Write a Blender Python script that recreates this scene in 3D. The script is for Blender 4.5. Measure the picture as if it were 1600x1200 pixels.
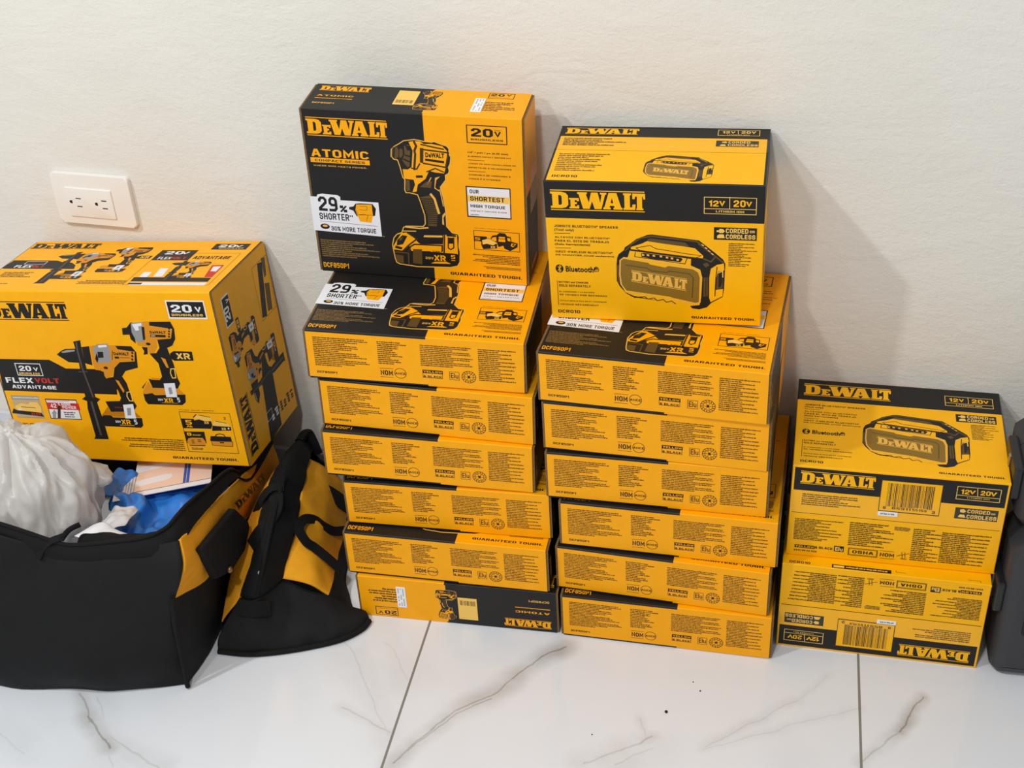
import bpy, bmesh, math, random
from mathutils import Matrix, Vector, noise
from mathutils.geometry import tessellate_polygon

# ---------------------------------------------------------------- camera, world, lights, exposure
SC = bpy.context.scene
for o in list(bpy.data.objects):
    bpy.data.objects.remove(o)
COL = SC.collection
SC.view_settings.view_transform = 'Standard'
SC.view_settings.look = 'None'
SC.view_settings.gamma = 1.0
SC.view_settings.use_curve_mapping = False
SC.view_settings.exposure = -0.08

cam_d = bpy.data.cameras.new('camera')
cam = bpy.data.objects.new('camera', cam_d)
COL.objects.link(cam)
SC.camera = cam
CAM_YAW, CAM_PITCH, CAM_ROLL = -0.21854, 0.59600, -0.05890
cam_d.sensor_width = 36.0
cam_d.lens = 2135.30773 / 1600 * 36.0
cam_d.clip_start = 0.02
_f = Vector((math.sin(CAM_YAW), math.cos(CAM_YAW), 0)); _r = Vector((math.cos(CAM_YAW), -math.sin(CAM_YAW), 0)); _u = Vector((0, 0, 1))
_f2 = _f * math.cos(CAM_PITCH) - _u * math.sin(CAM_PITCH); _u2 = _u * math.cos(CAM_PITCH) + _f * math.sin(CAM_PITCH)
_r3 = _r * math.cos(CAM_ROLL) + _u2 * math.sin(CAM_ROLL); _u3 = _u2 * math.cos(CAM_ROLL) - _r * math.sin(CAM_ROLL)
cam.matrix_world = Matrix(((_r3.x, _u3.x, -_f2.x, 0), (_r3.y, _u3.y, -_f2.y, -1.77083), (_r3.z, _u3.z, -_f2.z, 1.38066), (0, 0, 0, 1)))

world = bpy.data.worlds.new('room_ambience')
SC.world = world
world.use_nodes = True
world.node_tree.nodes['Background'].inputs[0].default_value = (0.97, 0.99, 1.0, 1)
world.node_tree.nodes['Background'].inputs[1].default_value = AMB = 0.40

def area_light(name, loc, target, size, power, color):
    d = bpy.data.lights.new(name, 'AREA'); d.shape = 'DISK'; d.size = size; d.energy = power; d.color = color
    o = bpy.data.objects.new(name, d); COL.objects.link(o); o.location = loc
    o.rotation_euler = (Vector(target) - Vector(loc)).to_track_quat('-Z', 'Y').to_euler()
    return o
# recessed ceiling lamps of the room: to the left, above the photographer, and further back
area_light('ceiling_lamp_left', (-1.75, -1.55, 2.5), (-0.4, -0.3, 0.2), 0.11, 27, (0.99, 1.0, 0.97))
area_light('ceiling_lamp_middle', (-0.35, -1.9, 2.5), (-0.4, -0.3, 0.2), 0.16, 22, (0.99, 1.0, 0.98))
area_light('ceiling_lamp_rear', (-1.25, -3.2, 2.5), (-0.4, -0.3, 0.2), 0.20, 22, (0.99, 1.0, 0.98))

# ---------------------------------------------------------------- materials
def lin(c):
    c /= 255.0
    return c / 12.92 if c <= 0.04045 else ((c + 0.055) / 1.055) ** 2.4
def rgb(r, g, b):
    return (lin(r), lin(g), lin(b), 1)
def mat(name, col, rough=0.5, spec=0.5, mottle=0.0, mscale=60, bump=0.0, bscale=400, coat=0.0, metal=0.0, **kw):
    m = bpy.data.materials.new(name); m.use_nodes = True
    nt = m.node_tree; b = nt.nodes['Principled BSDF']
    b.inputs['Base Color'].default_value = col; b.inputs['Roughness'].default_value = rough
    b.inputs['Specular IOR Level'].default_value = spec; b.inputs['Coat Weight'].default_value = coat
    b.inputs['Metallic'].default_value = metal
    for k, v in kw.items():
        b.inputs[k].default_value = v
    if mottle or bump:
        tc = nt.nodes.new('ShaderNodeTexCoord')
    if mottle:
        n = nt.nodes.new('ShaderNodeTexNoise'); n.inputs['Scale'].default_value = mscale; n.inputs['Detail'].default_value = 5
        nt.links.new(tc.outputs['Object'], n.inputs['Vector'])
        hs = nt.nodes.new('ShaderNodeHueSaturation'); hs.inputs['Color'].default_value = col
        mr = nt.nodes.new('ShaderNodeMapRange'); mr.inputs[1].default_value = 0.3; mr.inputs[2].default_value = 0.7
        mr.inputs[3].default_value = 1 - mottle; mr.inputs[4].default_value = 1 + mottle
        nt.links.new(n.outputs['Fac'], mr.inputs[0]); nt.links.new(mr.outputs[0], hs.inputs['Value'])
        nt.links.new(hs.outputs['Color'], b.inputs['Base Color'])
    if bump:
        n2 = nt.nodes.new('ShaderNodeTexNoise'); n2.inputs['Scale'].default_value = bscale; n2.inputs['Detail'].default_value = 3
        nt.links.new(tc.outputs['Object'], n2.inputs['Vector'])
        bp = nt.nodes.new('ShaderNodeBump'); bp.inputs['Strength'].default_value = bump; bp.inputs['Distance'].default_value = 0.001
        nt.links.new(n2.outputs['Fac'], bp.inputs['Height']); nt.links.new(bp.outputs[0], b.inputs['Normal'])
    return m
M = {}
M['Y'] = mat('carton_yellow', rgb(249, 168, 0), 0.45, 0.25, 0.03, 40, 0.05, 900)
YELLOW_SPEAKER = mat('speaker_carton_yellow', rgb(253, 182, 0), 0.42, 0.25, 0.03, 40, 0.05, 900)
YELLOW_COMBO = mat('combo_carton_yellow', rgb(252, 176, 0), 0.42, 0.25, 0.03, 40, 0.05, 900)
M['K'] = mat('ink_black', rgb(27, 25, 24), 0.45, 0.3, 0.05, 60)
M['W'] = mat('ink_white', rgb(232, 230, 235), 0.5, 0.4)
M['P'] = mat('ink_pale_yellow', rgb(244, 196, 92), 0.45, 0.4)
M['T'] = mat('ink_tan_yellow', rgb(236, 178, 72), 0.45, 0.4)
M['D'] = mat('ink_dark_olive', rgb(92, 68, 26), 0.45, 0.4)
M['O'] = mat('ink_olive', rgb(136, 102, 22), 0.45, 0.4, 0.12, 900)
M['N'] = mat('ink_brown_black', rgb(58, 38, 14), 0.45, 0.4)
M['H'] = mat('ink_dim_gold', rgb(138, 104, 54), 0.45, 0.4)
M['R'] = mat('ink_red', rgb(200, 40, 34), 0.45, 0.4)
M['G'] = mat('ink_grey', rgb(150, 150, 150), 0.45, 0.4)
M['G2'] = mat('ink_charcoal', rgb(82, 76, 72), 0.45, 0.4)
M['B'] = mat('ink_amber', rgb(222, 142, 18), 0.45, 0.4)
M['A'] = mat('ink_beige', rgb(196, 168, 120), 0.45, 0.4)
M['board'] = mat('raw_cardboard', rgb(120, 92, 60), 0.85, 0.15, 0.25, 500)
M['sticker'] = mat('sticker_paper', rgb(238, 238, 240), 0.5, 0.4)
MIDX = ['Y', 'K', 'W', 'P', 'T', 'D', 'O', 'N', 'H', 'R', 'G', 'G2', 'B', 'A', 'board', 'sticker']

# ---------------------------------------------------------------- object helpers
def link(name, me, parent=None):
    o = bpy.data.objects.new(name, me); COL.objects.link(o)
    if parent is not None:
        o.parent = parent
    return o
def tag(o, label, cat, group=None, kind=None):
    o['label'] = label; o['category'] = cat
    if group: o['group'] = group
    if kind: o['kind'] = kind
    return o
def struct(o, label=None):
    o['kind'] = 'structure'
    if label: o['label'] = label
    return o
def copy_tree(o, parent=None):
    c = o.copy(); COL.objects.link(c)
    if parent is not None:
        c.parent = parent
    for ch in list(o.children):
        copy_tree(ch, c)
    return c
def smooth(me, angle=None):
    for p in me.polygons:
        p.use_smooth = True
    if angle:
        me.set_sharp_from_angle(angle=angle)

# ---------------------------------------------------------------- printing: flat ink shapes laid out in millimetres on a panel
LAYER = 0.00004
class Ink:
    def __init__(s):
        s.v = []; s.f = []; s.m = []
    def quad(s, m, l, pts):
        n = len(s.v); z = (l + 1) * LAYER
        s.v += [(x / 1000, y / 1000, z) for x, y in pts]; s.f.append(tuple(range(n, n + len(pts)))); s.m.append(MIDX.index(m))
    def loops(s, m, l, loops):
        fl = [p for lp in loops for p in lp]; n = len(s.v); z = (l + 1) * LAYER
        tris = tessellate_polygon([[Vector((p[0], p[1], 0)) for p in lp] for lp in loops])
        s.v += [(x / 1000, y / 1000, z) for x, y in fl]
        for t in tris:
            a, b, c = (fl[i] for i in t)
            ar = (b[0] - a[0]) * (c[1] - a[1]) - (c[0] - a[0]) * (b[1] - a[1])
            if abs(ar) < 1e-7: continue
            s.f.append(tuple(n + i for i in (t if ar > 0 else (t[0], t[2], t[1])))); s.m.append(MIDX.index(m))
    def poly(s, m, l, pts):
        s.loops(m, l, [pts])
    def rect(s, m, l, x0, y0, x1, y1):
        s.quad(m, l, [(x0, y0), (x1, y0), (x1, y1), (x0, y1)])
    def frame(s, m, l, x0, y0, x1, y1, t):
        s.rect(m, l, x0, y0, x1, y0 + t); s.rect(m, l, x0, y1 - t, x1, y1); s.rect(m, l, x0, y0 + t, x0 + t, y1 - t); s.rect(m, l, x1 - t, y0 + t, x1, y1 - t)
    def line(s, m, l, pts, t):
        for q in strip(pts, t): s.quad(m, l, q)
    def disc(s, m, l, x, y, rx, ry, n=24):
        s.quad(m, l, [(x + rx * math.cos(k * 2 * math.pi / n), y + ry * math.sin(k * 2 * math.pi / n)) for k in range(n)])
    def ring(s, m, l, x, y, r, t, n=28):
        for k in range(n):
            a, b = k * 2 * math.pi / n, (k + 1) * 2 * math.pi / n
            s.quad(m, l, [(x + q * math.cos(w), y + q * math.sin(w)) for q, w in ((r - t, a), (r, a), (r, b), (r - t, b))])
    def text(s, t, m, l, x0, y0, x1, y1, w):
        vs, fs = glyphs(t, w)
        ax, bx = min(v[0] for v in vs), max(v[0] for v in vs); ay, by = min(v[1] for v in vs), max(v[1] for v in vs)
        sx, sy = (x1 - x0) / (bx - ax), (y1 - y0) / (by - ay); n = len(s.v); z = (l + 1) * LAYER
        s.v += [((x0 + (v[0] - ax) * sx) / 1000, (y0 + (v[1] - ay) * sy) / 1000, z + (v[2] * 7e-6 if len(v) > 2 else 0)) for v in vs]
        for f in fs:
            s.f.append(tuple(n + i for i in f)); s.m.append(MIDX.index(m))
    def greek(s, m, l, x0, y0, x1, y1, n, al, rag, par):
        r = random.Random(int(x0 * 31 + y0 * 17 + n)); H = (y1 - y0) / n
        for k in range(n):
            yb = y1 - (k + 1) * H + H * .22; wl = x1 - x0
            L = wl * (1 - r.random() * rag) * (0.62 if par and (k + 1) % max(1, n // par) == 0 else 1)
            x = x0 if al == 'L' else x1 - L; xe = x + L; h = H * .52; lw = h * .62
            while x < xe - lw:
                for j in range(r.randint(2, 9)):
                    if x > xe - lw: break
                    hh = h * (1.32 if r.random() < .22 else 1.0); d = -h * .28 if r.random() < .08 else 0
                    s.quad(m, l, [(x, yb + d), (x + lw * .78, yb + d), (x + lw * .78, yb + hh), (x, yb + hh)]); x += lw
                x += lw * .55
    def bars(s, m, l, x0, y0, x1, y1, n):
        r = random.Random(n); u = [r.choice((1, 1, 2, 3)) for _ in range(2 * n)]; k = (x1 - x0) / sum(u); x = x0
        for i, q in enumerate(u):
            if i % 2 == 0: s.rect(m, l, x, y0, x + q * k, y1)
            x += q * k
    def logo(s, m, l, quad):
        # the maker's heavy slab lettering between two rules; quad = bottom-left, bottom-right, top-right, top-left
        def P(x, y):
            x /= 100.0; y /= 100.0
            return tuple(quad[0][i] * (1 - x) * (1 - y) + quad[1][i] * x * (1 - y) + quad[2][i] * x * y + quad[3][i] * (1 - x) * y for i in (0, 1))
        for y in (0, 95.5):
            s.quad(m, l, [P(0, y), P(100, y), P(100, y + 4.5), P(0, y + 4.5)])
        for lps in LOGO:
            s.loops(m, l, [[P(x, 10 + .8 * y) for x, y in lp] for lp in lps])
    def draw(s, items, lay=0, sc=(1, 0, 1, 0)):
        su, ou, sv, ov = sc
        U = lambda x: x * su + ou
        V = lambda y: y * sv + ov
        pp = lambda a: [(U(a[i]), V(a[i + 1])) for i in range(0, len(a), 2)]
        ts = (su + sv) / 2
        for it in items:
            k = it[0]
            if k == 'p': s.poly(it[1], it[2] + lay, pp(it[3]))
            elif k == 't': s.text(it[1], it[2], it[3] + lay, U(it[4]), V(it[5]), U(it[6]), V(it[7]), it[8])
            elif k == 'l': x0, y0, x1, y1 = it[3:7]; s.logo(it[1], it[2] + lay, pp([x0, y0, x1, y0, x1, y1, x0, y1]))
            elif k == 'q': s.logo(it[1], it[2] + lay, pp(it[3]))
            elif k == 'g': s.greek(it[1], it[2] + lay, U(it[3]), V(it[4]), U(it[5]), V(it[6]), *it[7:11])
            elif k == 'f': s.frame(it[1], it[2] + lay, U(it[3]), V(it[4]), U(it[5]), V(it[6]), it[7] * ts)
            elif k == 's': s.line(it[1], it[2] + lay, pp(it[3]), it[4] * ts)
            elif k == 'r': s.ring(it[1], it[2] + lay, U(it[3]), V(it[4]), it[5] * ts, it[6] * ts)
            elif k == 'd': s.disc(it[1], it[2] + lay, U(it[3]), V(it[4]), it[5] * su, it[6] * sv)
            elif k == 'b': s.bars(it[1], it[2] + lay, it[3], it[4], it[5], it[6], it[7])
            elif k == 'u': s.draw(PICS[it[1]], it[6] + lay, tuple(it[2:6]))
LOGO = [
    [[(0, 0), (12, 0), (16.5, 6), (19, 22), (19, 78), (16.5, 94), (12, 100), (0, 100), (0, 88), (2, 86), (2, 14), (0, 12)], [(8.6, 20), (8.6, 80), (10.8, 80), (12.2, 72), (12.2, 28), (10.8, 20)]],
    [[(20, 0), (30.5, 0), (30.5, 20), (28.2, 20), (28.2, 13), (26, 13), (26, 27), (28.2, 27), (28.2, 39), (26, 39), (26, 51), (28.2, 51), (28.2, 45), (30.5, 45), (30.5, 64), (20, 64), (20, 55), (21.4, 54), (21.4, 10), (20, 9)]],
    [[(29, 100), (39.4, 100), (39.4, 90), (38.2, 89), (41, 38), (43.8, 100), (50.8, 100), (53.2, 38), (54.8, 88), (53.2, 90), (53.2, 100), (60, 100), (60, 90), (58.6, 88), (54.2, 0), (47, 0), (44.5, 46), (41.6, 0), (34.6, 0), (30.5, 88), (29, 90)]],
    [[(56.2, 0), (64.2, 0), (64.2, 11), (62.9, 12), (63.4, 22), (67.8, 22), (68.3, 12), (67, 11), (67, 0), (76.6, 0), (76.6, 11), (75.3, 12), (70.6, 100), (62.3, 100), (57.4, 12), (56.2, 11)], [(64.2, 38), (65.6, 70), (67, 38)]],
    [[(77.6, 0), (90, 0), (90.6, 34), (87.4, 34), (86.8, 16), (84.6, 16), (84.6, 88), (86, 90), (86, 100), (77.6, 100), (77.6, 90), (78.8, 88), (78.8, 12), (77.6, 10)]],
    [[(91.2, 0), (98.6, 0), (98.6, 10), (97.4, 12), (97.4, 82), (98.2, 82), (98.6, 66), (100.6, 66), (100.6, 100), (87.2, 100), (87.2, 66), (89.6, 66), (90.2, 82), (92, 82), (92, 12), (91.2, 10)]],
]
# ---- heavy block capitals for the printing: each letter a few thick straight strokes in a unit cell
_c, _d = .26, .16
BLOCK = {
 'A': (1.08, [[(0, 0), (.4, 1), (.6, 1), (1, 0)], [(.14, .3), (.86, .3)]]),
 'B': (1, [[(0, 0), (0, 1), (.74, 1), (.96, .86), (.96, .66), (.78, .53), (0, .53)], [(.78, .53), (1, .4), (1, .14), (.76, 0), (0, 0)]]),
 'C': (.95, [[(1, 1 - _d), (1 - _c, 1), (_c, 1), (0, 1 - _d), (0, _d), (_c, 0), (1 - _c, 0), (1, _d)]]),
 'D': (1, [[(0, 0), (0, 1), (.7, 1), (1, 1 - _d), (1, _d), (.7, 0), (0, 0)]]),
 'E': (.86, [[(1, 1), (0, 1), (0, 0), (1, 0)], [(0, .51), (.88, .51)]]),
 'F': (.84, [[(1, 1), (0, 1), (0, 0)], [(0, .5), (.88, .5)]]),
 'G': (1, [[(1, .76), (1, 1 - _d), (1 - _c, 1), (_c, 1), (0, 1 - _d), (0, _d), (_c, 0), (1, 0), (1, .46), (.56, .46)]]),
 'H': (1, [[(0, 0), (0, 1)], [(1, 0), (1, 1)], [(0, .5), (1, .5)]]),
 'I': (0, [[(0, 0), (0, 1)]]),
 'J': (.85, [[(1, 1), (1, _d), (1 - _c, 0), (_c, 0), (0, _d), (0, .3)]]),
 'K': (1, [[(0, 0), (0, 1)], [(1, 1), (.06, .48), (1, 0)]]),
 'L': (.82, [[(0, 1), (0, 0), (1, 0)]]),
 'M': (1.3, [[(0, 0), (0, 1), (.5, .28), (1, 1), (1, 0)]]),
 'N': (1.05, [[(0, 0), (0, 1), (1, 0), (1, 1)]]),
 'O': (1, [[(_c, 0), (1 - _c, 0), (1, _d), (1, 1 - _d), (1 - _c, 1), (_c, 1), (0, 1 - _d), (0, _d), (_c, 0)]]),
 'P': (1, [[(0, 0), (0, 1), (.74, 1), (1, .86), (1, .56), (.76, .42), (0, .42)]]),
 'Q': (1, [[(_c, 0), (1 - _c, 0), (1, _d), (1, 1 - _d), (1 - _c, 1), (_c, 1), (0, 1 - _d), (0, _d), (_c, 0)], [(.6, .3), (1, -.05)]]),
 'R': (1, [[(0, 0), (0, 1), (.74, 1), (1, .86), (1, .6), (.76, .46), (0, .46)], [(.55, .46), (1, 0)]]),
 'S': (1, [[(1, .78), (1, 1 - _d), (1 - _c, 1), (_c, 1), (0, 1 - _d), (0, .64), (_c, .53), (1 - _c, .49), (1, .38), (1, _d), (1 - _c, 0), (_c, 0), (0, _d), (0, .24)]]),
 'T': (.95, [[(0, 1), (1, 1)], [(.5, 1), (.5, 0)]]),
 'U': (1, [[(0, 1), (0, _d), (_c, 0), (1 - _c, 0), (1, _d), (1, 1)]]),
 'V': (1, [[(0, 1), (.5, 0), (1, 1)]]),
 'W': (1.45, [[(0, 1), (.24, 0), (.5, .85), (.76, 0), (1, 1)]]),
 'X': (1, [[(0, 0), (1, 1)], [(0, 1), (1, 0)]]),
 'Y': (1, [[(0, 1), (.5, .46), (1, 1)], [(.5, .46), (.5, 0)]]),
 'Z': (.95, [[(0, 1), (1, 1), (0, 0), (1, 0)]]),
 '0': (.95, [[(_c, 0), (1 - _c, 0), (1, _d), (1, 1 - _d), (1 - _c, 1), (_c, 1), (0, 1 - _d), (0, _d), (_c, 0)]]),
 '1': (.4, [[(0, .8), (1, 1), (1, 0)]]),
 '2': (.95, [[(0, .78), (0, 1 - _d), (_c, 1), (1 - _c, 1), (1, 1 - _d), (1, .62), (0, .12), (0, 0), (1, 0)]]),
 '3': (.95, [[(0, .8), (0, 1 - _d), (_c, 1), (1 - _c, 1), (1, 1 - _d), (1, .62), (.7, .52), (.35, .52)], [(.7, .52), (1, .4), (1, _d), (1 - _c, 0), (_c, 0), (0, _d), (0, .22)]]),
 '4': (.95, [[(.78, 0), (.78, 1), (0, .3), (1, .3)]]),
 '5': (.95, [[(1, 1), (0, 1), (0, .56), (.74, .58), (1, .44), (1, _d), (1 - _c, 0), (0, 0)]]),
 '6': (.95, [[(1, .8), (1 - _c, 1), (_c, 1), (0, 1 - _d), (0, _d), (_c, 0), (1 - _c, 0), (1, _d), (1, .42), (.76, .56), (0, .56)]]),
 '7': (.9, [[(0, 1), (1, 1), (.35, 0)]]),
 '8': (.95, [[(_c, .53), (0, .64), (0, 1 - _d), (_c, 1), (1 - _c, 1), (1, 1 - _d), (1, .64), (1 - _c, .53), (_c, .53), (0, .4), (0, _d), (_c, 0), (1 - _c, 0), (1, _d), (1, .4), (1 - _c, .53)]]),
 '9': (.95, [[(1, .44), (_c, .44), (0, .58), (0, 1 - _d), (_c, 1), (1 - _c, 1), (1, 1 - _d), (1, _d), (1 - _c, 0), (0, 0)]]),
 '-': (.6, [[(0, .48), (1, .48)]]), '.': (0, [[(0, 0), (0, .02)]]), '•': (0, [[(0, .44), (0, .54)]]), '®': (.34, [[(0, .66), (0, 1), (1, 1), (1, .66), (0, .66)]]), '(': (.3, [[(1, 1), (0, .8), (0, .2), (1, 0)]]), ')': (.3, [[(0, 1), (1, .8), (1, .2), (0, 0)]]), '/': (.6, [[(0, 0), (1, 1)]]), '%': (1.1, [[(0, 0), (1, 1)], [(0, .72), (.3, .72), (.3, 1), (0, 1), (0, .72)], [(.7, 0), (1, 0), (1, .28), (.7, .28), (.7, 0)]]),
 '*': (.45, [[(0, .8), (1, .95)], [(0, .95), (1, .8)], [(.5, .7), (.5, 1)]]), '&': (1, [[(1, 0), (.15, .8), (.3, 1), (.6, 1), (.7, .8), (0, .3), (0, .1), (.3, 0), (.7, 0), (1, .4)]]),
}
ACC = {'À': 'A', 'É': 'E', 'Í': 'I'}
def strip(q, th):
    """a thick polyline as quads that share mitred corners (no two of them overlap)"""
    closed = len(q) > 2 and math.hypot(q[0][0] - q[-1][0], q[0][1] - q[-1][1]) < 1e-9
    P = [q[0]]
    for p in q[1:]:
        if math.hypot(p[0] - P[-1][0], p[1] - P[-1][1]) > 1e-9: P.append(p)
    n = len(P); D = []
    for a, b in zip(P, P[1:]):
        d = math.hypot(b[0] - a[0], b[1] - a[1]); D.append(((b[0] - a[0]) / d, (b[1] - a[1]) / d))
    E = []
    for i in range(n):
        p = P[i]
        if 0 < i < n - 1 or closed:
            u, v = (D[i - 1], D[i]) if 0 < i < n - 1 else (D[-1], D[0])
            mx, my = -(u[1] + v[1]), u[0] + v[0]; ln = math.hypot(mx, my)
            if ln < .35:      # hairpin: plain end
                mx, my, k = -v[1], v[0], th / 2
            else:
                mx, my = mx / ln, my / ln; k = th / 2 / max(.42, mx * -u[1] + my * u[0])
        else:
            d = D[0] if i == 0 else D[-1]; e = -th / 2 if i == 0 else th / 2
            if abs(d[0]) > 1e-3 and abs(d[1]) > 1e-3: e *= .75
            p = (p[0] + d[0] * e, p[1] + d[1] * e); mx, my, k = -d[1], d[0], th / 2
        E.append(((p[0] - mx * k, p[1] - my * k), (p[0] + mx * k, p[1] + my * k)))
    return [[E[i][0], E[i + 1][0], E[i + 1][1], E[i][1]] for i in range(n - 1)]
def block_text(t, w):
    th = (.14, .18, .185, .195)[w]; gap = (.15, .13, .12, .11)[w]; cw = .62; x = 0; vs = []; fs = []
    def stroke(q, lift):
        for quad in strip(q, th):
            n = len(vs); vs.extend([(px, py, lift) for px, py in quad]); fs.append([n, n + 1, n + 2, n + 3])
    for ch in t:
        if ch == ' ':
            x += .3; continue
        g = BLOCK[ACC.get(ch, ch)]; wd = g[0] * (cw - th)
        for li, pl in enumerate(g[1]):
            stroke([(x + th / 2 + px * wd, th / 2 + py * (1 - th)) for px, py in pl], li)
        if ch in ACC: stroke([(x + th / 2 + wd * .35, 1.12), (x + th / 2 + wd * .65, 1.2)], 0)
        x += wd + th + gap
    return vs, fs
_gl = {}
def glyphs(t, w):
    if (t, w) not in _gl and all(c == ' ' or ACC.get(c, c) in BLOCK for c in t):
        _gl[(t, w)] = block_text(t, w)
    if (t, w) not in _gl:
        cu = bpy.data.curves.new('lettering', 'FONT'); cu.body = t; cu.size = 1; cu.resolution_u = 2
        cu.offset = (0.012, 0.034, 0.042, 0.05)[w]
        cu.space_character = 1.0 + (0, .04, .07, .09)[w]
        o = bpy.data.objects.new('lettering', cu); COL.objects.link(o)
        dg = bpy.context.evaluated_depsgraph_get(); me = bpy.data.meshes.new_from_object(o.evaluated_get(dg))
        vs = [(v.co.x, v.co.y) for v in me.vertices]; fs = []
        for p in me.polygons:
            f = list(p.vertices)
            if p.normal.z < 0: f.reverse()
            fs.append(f)
        bpy.data.objects.remove(o); bpy.data.curves.remove(cu); bpy.data.meshes.remove(me)
        _gl[(t, w)] = (vs, fs)
    return _gl[(t, w)]

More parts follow.
